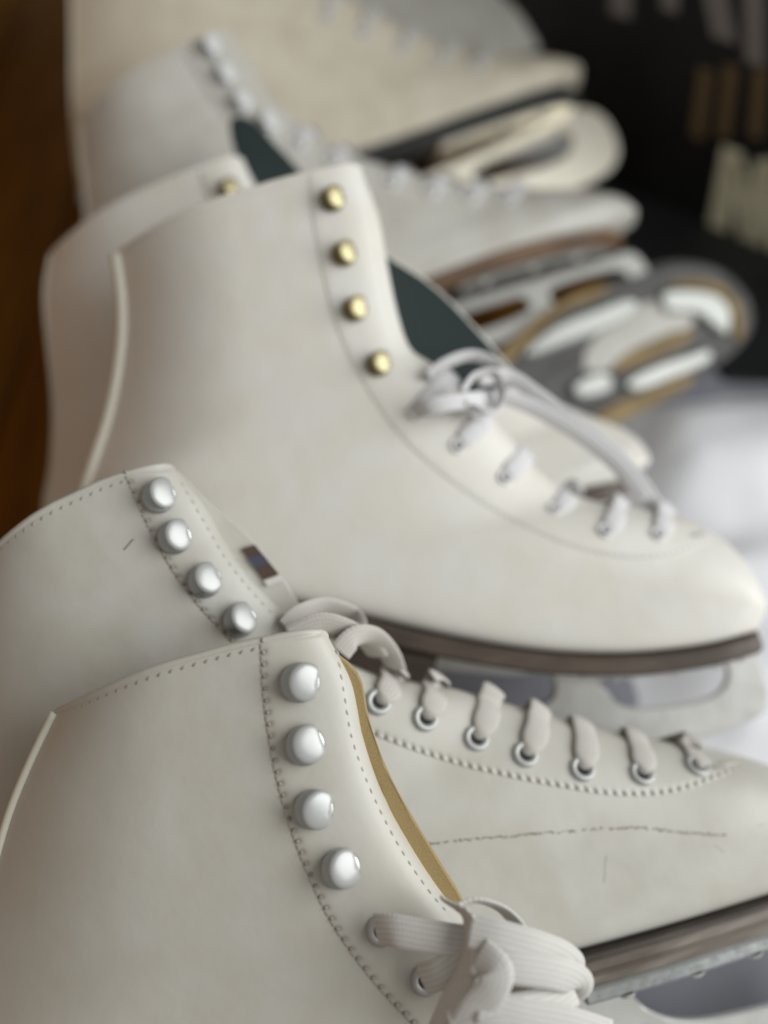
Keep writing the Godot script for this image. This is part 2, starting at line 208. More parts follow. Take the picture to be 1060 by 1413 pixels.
			[-0.1327, 0.1007, 0.1138, 0.1338, 0.0292, 3.5, 3.0],
			[-0.1312, 0.0834, 0.1318, 0.1236, 0.0311, 6.0, 2.7],
			[-0.0963, 0.0673, 0.1482, 0.1158, 0.0330, 9.0, 2.4],
			[-0.0403, 0.0605, 0.1652, 0.1094, 0.0344, 9.0, 2.4],
			[0.0144, 0.0593, 0.1802, 0.1050, 0.0350, 9.0, 2.4],
			[0.0670, 0.0621, 0.1927, 0.1006, 0.0355, 9.0, 2.4],
			[0.1110, 0.0664, 0.2023, 0.0958, 0.0355, 9.0, 2.4],
			[0.1504, 0.0701, 0.2080, 0.0913, 0.0333, 9.0, 2.4],
			[0.1848, 0.0731, 0.2119, 0.0862, 0.0289, 9.0, 2.4],
			[0.2081, 0.0752, 0.2134, 0.0805, 0.0072, 9.0, 2.4]],
		"seam": [Vector2(0.0158, 0.1504), Vector2(0.0398, 0.1341), Vector2(0.0685, 0.1159), Vector2(0.1032, 0.0996), Vector2(0.1393, 0.0871), Vector2(0.1698, 0.0841)],
		"edge": [Vector2(0.0434, 0.1732), Vector2(0.0659, 0.1533), Vector2(0.0870, 0.1367), Vector2(0.1120, 0.1190), Vector2(0.1463, 0.1003), Vector2(0.1756, 0.0870)],
		"hooks": [],
		"eyelets": [Vector2(0.0465, 0.1534), Vector2(0.0662, 0.1373), Vector2(0.0887, 0.1214), Vector2(0.1122, 0.1077), Vector2(0.1335, 0.0970)],
		"lace_tops": [Vector2(0.0675, 0.1774), Vector2(0.0875, 0.1587), Vector2(0.1101, 0.1404), Vector2(0.1340, 0.1268), Vector2(0.1563, 0.1166)],
		"top_row": [],
		"edge_row": [],
		"blade": [Vector2(-0.1373, 0.0416), Vector2(-0.0454, 0.0295), Vector2(0.0602, 0.0417), Vector2(0.1045, 0.0472), Vector2(0.1446, 0.0531), Vector2(0.1863, 0.0611), Vector2(0.2099, 0.0640), Vector2(0.2248, 0.0541), Vector2(0.2289, 0.0327), Vector2(0.2196, 0.0178), Vector2(0.1985, 0.0113), Vector2(0.1742, 0.0100), Vector2(0.1321, 0.0164), Vector2(0.0210, 0.0172), Vector2(-0.1464, 0.0272)],
		"blade_holes": [
			[Vector2(0.1242, 0.0413), Vector2(0.1647, 0.0472), Vector2(0.1910, 0.0504), Vector2(0.1959, 0.0434), Vector2(0.1896, 0.0348), Vector2(0.1674, 0.0307), Vector2(0.1234, 0.0311)],
			[Vector2(-0.0164, 0.0269), Vector2(0.0687, 0.0355), Vector2(0.1019, 0.0395), Vector2(0.1050, 0.0326), Vector2(0.0658, 0.0270), Vector2(-0.0087, 0.0199)]],
	},
	"grey": {
		"at": Transform3D(Vector3(0.93027, 0.03502, -0.36519), Vector3(-0.30902, 0.61133, -0.72855), Vector3(0.19774, 0.79060, 0.57952), Vector3(-0.0428, -0.0240, -0.6521)),
		"sections": [
			[-0.0533, 0.4352, 0.0625, 0.4246, 0.0238, 2.2, 4.0],
			[-0.0629, 0.3782, 0.0506, 0.3602, 0.0241, 2.2, 4.0],
			[-0.0759, 0.3248, 0.0546, 0.3074, 0.0245, 2.2, 4.0],
			[-0.0880, 0.2810, 0.0764, 0.2699, 0.0248, 2.2, 4.0],
			[-0.1009, 0.2397, 0.1021, 0.2422, 0.0252, 2.2, 4.0],
			[-0.1121, 0.2038, 0.1252, 0.2233, 0.0265, 2.2, 3.7],
			[-0.1208, 0.1675, 0.1496, 0.2070, 0.0279, 3.5, 3.4],
			[-0.1239, 0.1410, 0.1670, 0.1959, 0.0292, 3.5, 3.0],
			[-0.1197, 0.1210, 0.1823, 0.1870, 0.0311, 6.0, 2.7],
			[-0.0875, 0.1052, 0.1961, 0.1772, 0.0330, 9.0, 2.4],
			[-0.0369, 0.0931, 0.2083, 0.1676, 0.0344, 9.0, 2.4],
			[0.0171, 0.0870, 0.2185, 0.1573, 0.0350, 9.0, 2.4],
			[0.0684, 0.0852, 0.2258, 0.1475, 0.0355, 9.0, 2.4],
			[0.1159, 0.0857, 0.2309, 0.1369, 0.0355, 9.0, 2.4],
			[0.1586, 0.0864, 0.2346, 0.1254, 0.0333, 9.0, 2.4],
			[0.1958, 0.0868, 0.2352, 0.1128, 0.0289, 9.0, 2.4],
			[0.2208, 0.0865, 0.2338, 0.0994, 0.0072, 9.0, 2.4]],
		"seam": [Vector2(0.0834, 0.2147), Vector2(0.1090, 0.1895), Vector2(0.1454, 0.1613), Vector2(0.1838, 0.1376)],
		"edge": [Vector2(0.0920, 0.2306), Vector2(0.1162, 0.2088), Vector2(0.1562, 0.1842), Vector2(0.1963, 0.1553)],
		"hooks": [],
		"eyelets": [Vector2(0.1054, 0.2114), Vector2(0.1291, 0.1957), Vector2(0.1518, 0.1766)],
		"lace_tops": [Vector2(0.1226, 0.2305), Vector2(0.1477, 0.2128), Vector2(0.1725, 0.1962)],
		"top_row": [],
		"edge_row": [],
		"blade": [Vector2(-0.1364, 0.0844), Vector2(-0.0418, 0.0609), Vector2(0.0722, 0.0614), Vector2(0.1441, 0.0617), Vector2(0.2089, 0.0702), Vector2(0.2314, 0.0620), Vector2(0.2365, 0.0399), Vector2(0.2171, 0.0207), Vector2(0.1482, 0.0198), Vector2(0.0261, 0.0272), Vector2(-0.1491, 0.0605)],
		"blade_holes": [
			[Vector2(0.1508, 0.0455), Vector2(0.2023, 0.0509), Vector2(0.2159, 0.0448), Vector2(0.2092, 0.0345), Vector2(0.1585, 0.0319)]],
	},
	"lying": {
		"at": Transform3D(Vector3(0.89254, 0.13450, -0.43044), Vector3(-0.42262, 0.58256, -0.69427), Vector3(0.15738, 0.80158, 0.57680), Vector3(0.1344, 0.0164, -0.4724)),
		"sections": [
			[-0.0928, 0.0118, -0.0616, 0.0262, 0.0060, 2.4, 2.4],
			[-0.0775, -0.0065, -0.0387, 0.0326, 0.0160, 2.4, 2.4],
			[-0.0521, -0.0246, -0.0063, 0.0381, 0.0200, 2.4, 2.4],
			[-0.0165, -0.0334, 0.0268, 0.0439, 0.0220, 2.4, 2.4],
			[0.0248, -0.0324, 0.0549, 0.0433, 0.0220, 2.4, 2.4],
			[0.0553, -0.0287, 0.0773, 0.0360, 0.0200, 2.4, 2.4],
			[0.0787, -0.0242, 0.0920, 0.0231, 0.0160, 2.4, 2.4],
			[0.0921, -0.0177, 0.0984, 0.0042, 0.0060, 2.4, 2.4]],
		"outline": [Vector2(-0.0896, 0.0107), Vector2(-0.0616, 0.0266), Vector2(-0.0327, 0.0355), Vector2(0.0004, 0.0419), Vector2(0.0363, 0.0423), Vector2(0.0649, 0.0373), Vector2(0.0868, 0.0233), Vector2(0.0965, 0.0035), Vector2(0.0933, -0.0133), Vector2(0.0791, -0.0234), Vector2(0.0468, -0.0299), Vector2(0.0050, -0.0309), Vector2(-0.0339, -0.0280), Vector2(-0.0679, -0.0167), Vector2(-0.0869, -0.0036)],
		"plates": [
			[Vector2(-0.0505, 0.0254), Vector2(-0.0264, 0.0319), Vector2(0.0002, 0.0309), Vector2(0.0231, 0.0288), Vector2(0.0250, 0.0204), Vector2(0.0058, 0.0172), Vector2(-0.0253, 0.0193), Vector2(-0.0464, 0.0209)],
			[Vector2(0.0439, 0.0238), Vector2(0.0620, 0.0182), Vector2(0.0753, 0.0087), Vector2(0.0783, -0.0040), Vector2(0.0701, -0.0149), Vector2(0.0645, -0.0077), Vector2(0.0582, 0.0035), Vector2(0.0413, 0.0126)],
			[Vector2(-0.0017, -0.0152), Vector2(0.0182, -0.0135), Vector2(0.0422, -0.0163), Vector2(0.0547, -0.0179), Vector2(0.0520, -0.0253), Vector2(0.0275, -0.0251), Vector2(0.0034, -0.0231)],
			[Vector2(-0.0318, -0.0040), Vector2(-0.0142, -0.0032), Vector2(-0.0079, -0.0106), Vector2(-0.0142, -0.0163), Vector2(-0.0311, -0.0126)]],
		"leather": [
			[Vector2(0.0485, 0.0279), Vector2(0.0679, 0.0237), Vector2(0.0830, 0.0125), Vector2(0.0874, -0.0037), Vector2(0.0810, -0.0193), Vector2(0.0751, -0.0197), Vector2(0.0797, -0.0043), Vector2(0.0746, 0.0113), Vector2(0.0612, 0.0207)],
			[Vector2(-0.0736, 0.0264), Vector2(-0.0453, 0.0374), Vector2(-0.0127, 0.0441), Vector2(0.0150, 0.0419), Vector2(0.0102, 0.0364), Vector2(-0.0129, 0.0377), Vector2(-0.0356, 0.0323), Vector2(-0.0591, 0.0229)],
			[Vector2(-0.0048, -0.0062), Vector2(0.0105, 0.0004), Vector2(0.0406, -0.0001), Vector2(0.0528, -0.0044), Vector2(0.0441, -0.0093), Vector2(0.0157, -0.0094)],
			[Vector2(-0.0383, -0.0279), Vector2(-0.0116, -0.0239), Vector2(0.0277, -0.0259), Vector2(0.0414, -0.0290), Vector2(0.0287, -0.0340), Vector2(-0.0120, -0.0349)]],
	},
}
const BOX_LETTERS = {
	"cream_letter": [
		[Vector2(0.2118, 0.0705), Vector2(0.2205, -0.0307), 0.0158],
		[Vector2(0.2166, 0.0634), Vector2(0.2415, 0.0060), 0.0132],
		[Vector2(0.2373, 0.0697), Vector2(0.2503, -0.0327), 0.0151],
		[Vector2(0.2407, 0.0727), Vector2(0.2704, -0.0095), 0.0118],
	],
	"brown_letter": [
		[Vector2(0.1785, 0.1180), Vector2(0.1839, 0.0691), 0.0103],
		[Vector2(0.1952, 0.1259), Vector2(0.2025, 0.0759), 0.0099],
		[Vector2(0.2150, 0.1298), Vector2(0.2244, 0.0840), 0.0096],
	],
	"dim_letter": [
		[Vector2(0.1053, 0.1531), Vector2(0.1081, 0.1333), 0.0163],
		[Vector2(0.1403, 0.1626), Vector2(0.1435, 0.1469), 0.0122],
		[Vector2(0.1700, 0.1707), Vector2(0.1860, 0.1402), 0.0174],
		[Vector2(0.1958, 0.1777), Vector2(0.2103, 0.1317), 0.0140],
	],
}
var M := {}
var taken := {}
var dense: Array = []      # sections of the skate being built, refined
var shaft := Vector2.UP    # up the shaft of the skate being built
var rng := RandomNumberGenerator.new()


func _ready() -> void:
	rng.seed = 7
	_camera_and_light()
	_materials()
	_table()
	_reflector()
	_black_box()
	_cloths()
	_skates()


func _camera_and_light() -> void:
	var cam := Camera3D.new()
	cam.name = "camera"
	cam.position = Vector3(0, 0.44, 0)
	cam.rotation_degrees = Vector3(-50, 0, 0)
	cam.fov = 52.0
	cam.far = 20.0
	cam.near = 0.02
	var lens := CameraAttributesPhysical.new()
	lens.frustum_focal_length = 12.0 / tan(deg_to_rad(26.0))
	lens.frustum_near = 0.02
	lens.frustum_far = 20.0
	lens.frustum_focus_distance = 0.332
	lens.exposure_aperture = 2.0
	lens.exposure_multiplier = 1.0
	cam.attributes = lens
	add_child(cam)
	cam.current = true

	var env := Environment.new()
	env.background_mode = Environment.BG_COLOR
	env.background_color = Color(0.262, 0.26, 0.247).linear_to_srgb()
	env.tonemap_mode = Environment.TONE_MAPPER_LINEAR
	env.tonemap_exposure = 1.0
	env.sdfgi_enabled = true
	env.ssao_enabled = true
	env.ssil_enabled = true
	var we := WorldEnvironment.new()
	we.name = "environment"
	we.environment = env
	add_child(we)

	# the window that lights the heap: to the right, a little behind the viewer
	var win := AreaLight3D.new()
	win.name = "window_light"
	win.area_size = Vector2(1.3, 1.5)
	win.area_normalize_energy = true
	win.light_energy = 3.2
	win.light_color = Color(0.985, 0.995, 1.0)
	win.shadow_enabled = true
	add_child(win)
	win.look_at_from_position(Vector3(1.33, 0.78, -0.03), Vector3(0.05, 0.1, -0.25))


# ---------------------------------------------------------------- materials

func grey(v: float) -> Color:
	return Color(v, v, v).linear_to_srgb()


func lin(r: float, g: float, b: float) -> Color:
	return Color(r, g, b).linear_to_srgb()


func noise_tex(freq: float, size: int, lo: Color, hi: Color, octaves := 4, seed_ := 1, normal := false, strength := 1.0, kind := FastNoiseLite.TYPE_SIMPLEX_SMOOTH) -> NoiseTexture2D:
	var n := FastNoiseLite.new()
	n.seed = seed_
	n.noise_type = kind
	n.frequency = freq
	n.fractal_octaves = octaves
	var t := NoiseTexture2D.new()
	t.width = size
	t.height = size
	t.seamless = true
	t.noise = n
	if normal:
		t.as_normal_map = true
		t.bump_strength = strength
	else:
		var g := Gradient.new()
		g.set_color(0, lo)
		g.set_color(1, hi)
		t.color_ramp = g
	return t


func plain(color: Color, rough: float, metal := 0.0) -> StandardMaterial3D:
	var m := StandardMaterial3D.new()
	m.albedo_color = color
	m.roughness = rough
	m.metallic = metal
	return m


func leather(color: Color, rough := 0.5, seed_ := 1, dirt := 0.9) -> StandardMaterial3D:
	var m := plain(color, rough)
	m.albedo_texture = noise_tex(0.006, 512, Color(dirt, dirt * 0.985, dirt * 0.96), Color(1, 1, 1), 5, seed_)
	m.normal_enabled = true
	m.normal_texture = noise_tex(0.012, 512, Color.BLACK, Color.WHITE, 6, seed_ + 9, true, 7.0)
	m.normal_scale = 0.09
	m.uv1_triplanar = true
	m.uv1_scale = Vector3(9, 9, 9)
	m.metallic_specular = 0.5
	return m


func _materials() -> void:
	M.leather = leather(lin(0.55, 0.538, 0.488), 0.46, 1, 0.97)
	M.leather_worn = leather(lin(0.54, 0.53, 0.482), 0.46, 4, 0.93)
	M.leather_warm = leather(lin(0.72, 0.708, 0.662), 0.45, 8, 0.985)
	M.leather_cream = leather(lin(0.74, 0.685, 0.56), 0.5, 12, 0.92)
	M.leather_grey = leather(lin(0.60, 0.59, 0.545), 0.5, 15, 0.92)
	M.piping = plain(lin(0.70, 0.67, 0.56), 0.5)
	M.thread = plain(lin(0.34, 0.315, 0.28), 0.8)
	M.thread_pale = plain(lin(0.44, 0.41, 0.36), 0.8)
	M.thread_white = plain(lin(0.56, 0.54, 0.49), 0.8)
	M.white_paint = plain(lin(0.68, 0.68, 0.67), 0.35)
	M.silver = plain(lin(0.42, 0.43, 0.40), 0.42, 0.6)
	M.enamel = plain(lin(0.43, 0.435, 0.42), 0.42, 0.25)
	M.enamel.roughness_texture = noise_tex(0.03, 128, Color(0.75, 0.75, 0.75), Color(1, 1, 1), 3, 36)
	M.shade_brass = plain(lin(0.22, 0.17, 0.08), 0.45, 0.8)  # brass darkened to stand in for shade beside the brass hook lids
	M.brass = plain(lin(0.44, 0.385, 0.22), 0.42, 0.7)
	M.steel = plain(lin(0.74, 0.735, 0.70), 0.38, 0.6)
	M.steel.roughness_texture = noise_tex(0.02, 256, Color(0.7, 0.7, 0.7), Color(1, 1, 1), 4, 31)
	M.steel.uv1_triplanar = true
	M.steel.uv1_scale = Vector3(14, 14, 14)
	M.dull_steel = plain(lin(0.34, 0.335, 0.31), 0.45, 0.5)
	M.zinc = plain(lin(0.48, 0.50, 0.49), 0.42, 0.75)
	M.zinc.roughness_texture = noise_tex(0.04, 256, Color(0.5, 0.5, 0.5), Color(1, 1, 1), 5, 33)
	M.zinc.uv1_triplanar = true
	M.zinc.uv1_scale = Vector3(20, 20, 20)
	M.pale_gold = plain(lin(0.84, 0.79, 0.66), 0.36, 0.75)
	M.sole_brown = sole_stuff(lin(0.105, 0.075, 0.055), 41)
	M.sole_dark = sole_stuff(lin(0.27, 0.235, 0.20), 42)
	M.sole_edge = sole_stuff(lin(0.11, 0.092, 0.078), 43)
	M.sole_tan = sole_stuff(lin(0.22, 0.125, 0.06), 44)
	M.sole_black = sole_stuff(lin(0.02, 0.022, 0.024), 45)
	M.sole_grey = sole_stuff(lin(0.12, 0.118, 0.115), 46)
	M.tan_leather = sole_stuff(lin(0.36, 0.25, 0.09), 47)
	M.suede = plain(lin(0.40, 0.29, 0.13), 0.95)
	M.suede.albedo_texture = noise_tex(0.2, 256, Color(0.84, 0.84, 0.82), Color(1, 1, 1), 3, 51)
	M.suede.uv1_triplanar = true
	M.suede.uv1_scale = Vector3(22, 22, 22)
	M.suede.rim_enabled = true
	M.green = plain(lin(0.012, 0.024, 0.024), 0.75)
	M.lining = plain(lin(0.30, 0.27, 0.22), 0.9)
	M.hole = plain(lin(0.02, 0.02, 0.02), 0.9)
	M.lace = lace_stuff(lin(0.82, 0.815, 0.79), 61)
	M.lace_dingy = lace_stuff(lin(0.68, 0.66, 0.625), 62)
	M.lace_white = lace_stuff(lin(0.86, 0.87, 0.90), 63)
	M.scuff = plain(lin(0.20, 0.17, 0.14), 0.8)


func sole_stuff(c: Color, seed_: int) -> StandardMaterial3D:
	var m := plain(c, 0.55)
	m.albedo_texture = noise_tex(0.012, 256, Color(0.62, 0.6, 0.58), Color(1, 1, 1), 5, seed_)
	m.uv1_triplanar = true
	m.uv1_scale = Vector3(6, 30, 30)
	return m


func lace_stuff(c: Color, seed_: int) -> StandardMaterial3D:
	var img := Image.create(64, 64, false, Image.FORMAT_RGBA8)
	var tone := Image.create(64, 64, false, Image.FORMAT_RGBA8)
	var r := RandomNumberGenerator.new()
	r.seed = seed_
	for y in 64:
		for x in 64:
			var d := absf(float(y) - 32.0)
			var w := 0.5 + 0.5 * sin((float(x) + d * 1.0) * TAU / 8.0)
			var v := 0.5 + 0.5 * cos(float(y) * TAU / 10.67)
			var h := 0.35 + 0.4 * w * v + r.randf() * 0.1
			img.set_pixel(x, y, Color(h, h, h))
			var k := 0.86 + 0.14 * w * v - r.randf() * 0.05
			tone.set_pixel(x, y, Color(k, k * 0.99, k * 0.975))
	img.bump_map_to_normal_map(3.0)
	var m := plain(c, 0.85)
	m.albedo_texture = ImageTexture.create_from_image(tone)
	m.normal_enabled = true
	m.normal_texture = ImageTexture.create_from_image(img)
	m.normal_scale = 0.5
	return m


# ---------------------------------------------------------------- nodes

func numbered(called: String) -> String:
	taken[called] = taken.get(called, -1) + 1
	return called if taken[called] == 0 else "%s_%03d" % [called, taken[called]]


func thing(called: String, label: String, category: String, at: Transform3D, group := "") -> Node3D:
	var o := Node3D.new()
	o.name = numbered(called)
	o.transform = at
	o.set_meta("label", label)
	o.set_meta("category", category)
	if group:
		o.set_meta("group", group)
	add_child(o)
	return o


func put(parent: Node, called: String, mesh: Mesh, mat: Material, at := Transform3D()) -> MeshInstance3D:
	var o := MeshInstance3D.new()
	o.name = called
	o.mesh = mesh
	o.material_override = mat
	o.transform = at
	parent.add_child(o, true)
	return o


func done(st: SurfaceTool) -> ArrayMesh:
	st.generate_normals()
	return st.commit()


func begin() -> SurfaceTool:
	var st := SurfaceTool.new()
	st.begin(Mesh.PRIMITIVE_TRIANGLES)
	st.set_smooth_group(0)
	return st


func grid(rows: Array, closed: bool, cap_first := false, cap_last := false, uvs := []) -> ArrayMesh:
	# rows of points, joined by quads; closed rows run round
	var st := begin()
	var n: int = rows[0].size()
	var m := rows.size()
	# which way round faces outward: by the enclosed volume, or for open sheets upward and to the outer side
	var sum := 0.0
	var mean := Vector3.ZERO
	var mid0 := Vector3.ZERO
	for r in rows:
		for p in r:
			mid0 += p / (m * n)
	for i in m - 1:
		for j in (n if closed else n - 1):
			var a: Vector3 = rows[i][j] - mid0
			var b: Vector3 = rows[i][(j + 1) % n] - mid0
			var c: Vector3 = rows[i + 1][j] - mid0
			sum += a.dot(b.cross(c))
			mean += (b - a).cross(c - a)
	var turned := sum > 0.0 if closed else mean.dot(Vector3(0, 1, 1)) > 0.0
	for i in m:
		for j in n:
			if uvs:
				st.set_uv(uvs[i][j])
			st.add_vertex(rows[i][j])
	for i in m - 1:
		for j in (n if closed else n - 1):
			var a := i * n + j
			var b := i * n + (j + 1) % n
			for k in ([a, a + n, b, b, a + n, b + n] if turned else [a, b, a + n, b, b + n, a + n]):
				st.add_index(k)
	var count := m * n
	for which in [[cap_first, 0], [cap_last, m - 1]]:
		if which[0]:
			var mid := Vector3.ZERO
			for p in rows[which[1]]:
				mid += p / n
			for p in rows[which[1]]:
				if uvs:
					st.set_uv(Vector2.ZERO)
				st.add_vertex(p)
			if uvs:
				st.set_uv(Vector2.ZERO)
			st.add_vertex(mid)
			for j in n:
				var a := count + j
				var b := count + (j + 1) % n
				var tri: Array = [a, count + n, b] if (which[1] > 0) == turned else [a, b, count + n]
				for k in tri:
					st.add_index(k)
			count += n + 1
	return done(st)


func lathe(profile: Array, steps := 20, squash := 1.0) -> ArrayMesh:
	# profile of (radius, height), turned round the z axis
	var rows := []
	for p in profile:
		var row := PackedVector3Array()
		for k in steps:
			var a := TAU * k / steps
			row.append(Vector3(cos(a) * p.x, sin(a) * p.x * squash, p.y))
		rows.append(row)
	return grid(rows, true)


func tube(points: Array, radius: float, sides := 8) -> ArrayMesh:
	var rows := []
	var last := Vector3.UP
	for i in points.size():
		var t: Vector3 = (points[mini(i + 1, points.size() - 1)] - points[maxi(i - 1, 0)]).normalized()
		var a := t.cross(Vector3(0, 0, 1))
		a = a.normalized() if a.length() > 0.05 else last
		last = a
		var b := a.cross(t).normalized()
		var row := PackedVector3Array()
		for k in sides:
			var g := TAU * k / sides
			row.append(points[i] + (a * cos(g) + b * sin(g)) * radius)
		rows.append(row)
	return grid(rows, true, true, true)


func spline3(p: Array, sub: int) -> Array:
	var out := []
	for i in p.size() - 1:
		for k in sub:
			out.append((p[i] as Vector3).cubic_interpolate(p[i + 1], p[maxi(i - 1, 0)], p[mini(i + 2, p.size() - 1)], float(k) / sub))
	out.append(p[-1])
	return out


func spline2(p: Array, sub: int, closed := false) -> Array:
	var out := []
	var n := p.size()
	for i in (n if closed else n - 1):
		for k in sub:
			var a: Vector2 = p[(i - 1 + n) % n] if closed else p[maxi(i - 1, 0)]
			var d: Vector2 = p[(i + 2) % n] if closed else p[mini(i + 2, n - 1)]
			out.append((p[i] as Vector2).cubic_interpolate(p[(i + 1) % n], a, d, float(k) / sub))
	if not closed:
		out.append(p[-1])
	return out


func ribbon(points: Array, normals: Array, width: float, thick: float, gather := 0.0) -> ArrayMesh:
	# a flat woven band; gather narrows and thickens its first stretch, where it comes out of an eyelet
	var rows := []
	var uvs := []
	var run := 0.0
	for i in points.size():
		if i:
			run += points[i].distance_to(points[i - 1])
		var t: Vector3 = (points[mini(i + 1, points.size() - 1)] - points[maxi(i - 1, 0)]).normalized()
		var n: Vector3 = normals[i]
		n = (n - t * n.dot(t)).normalized()
		var s := t.cross(n).normalized()
		var g := gather * (1.0 - smoothstep(0.0, 0.3, float(i) / (points.size() - 1)))
		var wide := width * (1.0 - g)
		var deep := thick * (1.0 + g)
		var row := PackedVector3Array()
		var uv := PackedVector2Array()
		for k in 16:
			var a := TAU * k / 16
			var cx := signf(cos(a)) * pow(absf(cos(a)), 0.6)
			var cy := signf(sin(a)) * pow(absf(sin(a)), 0.8)
			row.append(points[i] + s * cx * wide * 0.5 + n * (cy * deep * 0.5 - cx * cx * deep * 0.35))
			uv.append(Vector2(run / width, 0.5 + 0.5 * cx))
		rows.append(row)
		uvs.append(uv)
	return grid(rows, true, true, true, uvs)


func plate(outer: Array, holes: Array, z0: float, z1: float, bevel := 0.0) -> ArrayMesh:
	# a flat plate with openings; both faces, its rim and the walls of its openings, edges chamfered by bevel
	var st := SurfaceTool.new()
	st.begin(Mesh.PRIMITIVE_TRIANGLES)
	st.set_smooth_group(-1)
	var o := PackedVector2Array(outer)
	if Geometry2D.is_polygon_clockwise(o):
		o.reverse()
	var hs := []
	for h in holes:
		var q := PackedVector2Array(h)
		if Geometry2D.is_polygon_clockwise(q):
			q.reverse()
		hs.append(q)
	var inner := o
	var wide := hs
	if bevel > 0.0:
		inner = inset(o, -bevel)
		wide = hs.map(func(q): return inset(q, bevel))
	var cuts := [-10.0]
	for q in wide:
		var mid := 0.0
		for p in q:
			mid += p.x / q.size()
		cuts.append(mid)
	cuts.append(10.0)
	cuts.sort()
	for i in cuts.size() - 1:
		var slab := PackedVector2Array([Vector2(cuts[i], -10), Vector2(cuts[i + 1], -10), Vector2(cuts[i + 1], 10), Vector2(cuts[i], 10)])
		var pieces: Array = Geometry2D.intersect_polygons(inner, slab)
		for q in wide:
			var next := []
			for piece in pieces:
				next.append_array(Geometry2D.clip_polygons(piece, q))
			pieces = next
		for piece in pieces:
			var tri := Geometry2D.triangulate_polygon(piece)
			for k in range(0, tri.size(), 3):
				var a: Vector2 = piece[tri[k]]
				var b: Vector2 = piece[tri[k + 1]]
				var c: Vector2 = piece[tri[k + 2]]
				if (b - a).cross(c - a) > 0:
					var s := b
					b = c
					c = s
				for p in [a, b, c]:
					st.add_vertex(Vector3(p.x, p.y, z1))
				for p in [a, c, b]:
					st.add_vertex(Vector3(p.x, p.y, z0))
	wall(st, o, inner, z0, z1, bevel, false)
	for k in hs.size():
		wall(st, hs[k], wide[k], z0, z1, bevel, true)
	return done(st)


func inset(q: PackedVector2Array, by: float) -> PackedVector2Array:
	# moves every corner along its normal, so the corners keep their number
	var out := PackedVector2Array()
	var n := q.size()
	for i in n:
		var t := (q[(i + 1) % n] - q[(i - 1 + n) % n]).normalized()
		out.append(q[i] + Vector2(t.y, -t.x) * by)
	return out


func wall(st: SurfaceTool, q: PackedVector2Array, face: PackedVector2Array, z0: float, z1: float, bevel: float, inward: bool) -> void:
	var n := q.size()
	var rings := [[face, z1], [q, z1 - bevel], [q, z0 + bevel], [face, z0]] if bevel > 0.0 else [[q, z1], [q, z0]]
	for r in rings.size() - 1:
		for i in n:
			var j := (i + 1) % n
			var a: Vector2 = rings[r][0][i]
			var b: Vector2 = rings[r][0][j]
			var c: Vector2 = rings[r + 1][0][j]
			var d: Vector2 = rings[r + 1][0][i]
			var za: float = rings[r][1]
			var zb: float = rings[r + 1][1]
			var v := [Vector3(a.x, a.y, za), Vector3(b.x, b.y, za), Vector3(c.x, c.y, zb), Vector3(d.x, d.y, zb)]
			var order := [0, 2, 1, 0, 3, 2] if inward else [0, 1, 2, 0, 2, 3]
			for k in order:
				st.add_vertex(v[k])


# ---------------------------------------------------------------- the boot's surface

func refine(sections: Array) -> void:
	dense = []
	var n := sections.size()
	for i in n - 1:
		for k in 5:
			var t := k / 5.0
			var row := []
			for c in 7:
				row.append(cubic_interpolate(sections[i][c], sections[i + 1][c], sections[maxi(i - 1, 0)][c], sections[mini(i + 2, n - 1)][c], t))
			dense.append(row)
	dense.append(sections[-1])
	var d: Array = dense[0]
	var e: Array = dense[20]
	shaft = Vector2(d[0] + d[2] - e[0] - e[2], d[1] + d[3] - e[1] - e[3]).normalized()


func surf(p: Vector2) -> float:
	# height of the boot's outer side above its middle plane
	var best := 9.0
	var z := 0.0
	var before := 0.0
	var above: Array = dense[0].duplicate()
	above[0] += shaft.x * 0.012
	above[1] += shaft.y * 0.012
	above[2] += shaft.x * 0.012
	above[3] += shaft.y * 0.012
	for i in range(-1, dense.size()):
		var d: Array = dense[i] if i >= 0 else above
		var b := Vector2(d[0], d[1])
		var cr := (Vector2(d[2], d[3]) - b).cross(p - b)
		if i >= 0 and before * cr <= 0.0 and before != cr:
			var t := before / (before - cr)
			var e: Array = dense[i - 1] if i else above
			var q0 := Vector2(e[0], e[1]).lerp(b, t)
			var q1 := Vector2(e[2], e[3]).lerp(Vector2(d[2], d[3]), t)
			var v := q1 - q0
			var c := 2.0 * (p - q0).dot(v) / v.length_squared() - 1.0
			if absf(c) < best:
				best = absf(c)
				var m: float = lerpf(e[5], d[5], t) if c < 0 else lerpf(e[6], d[6], t)
				z = lerpf(e[4], d[4], t) * pow(maxf(0.0, 1.0 - pow(absf(c), m)), 1.0 / m if c > 0 else back_power(m))
		before = cr
	return z


func back_power(n: float) -> float:
	# the two quarters meet in a crease down the back of the shaft and grow round towards the sole
	return lerpf(1.0, 1.0 / n, smoothstep(2.2, 5.0, n))


func normal_at(p: Vector2) -> Vector3:
	var e := 0.002
	var gx := (surf(p + Vector2(e, 0)) - surf(p - Vector2(e, 0))) / (2 * e)
	var gy := (surf(p + Vector2(0, e)) - surf(p - Vector2(0, e))) / (2 * e)
	return Vector3(-clampf(gx, -1, 1), -clampf(gy, -1, 1), 1).normalized()


func lift(p: Vector2, by: float) -> Vector3:
	return Vector3(p.x, p.y, surf(p) + by)


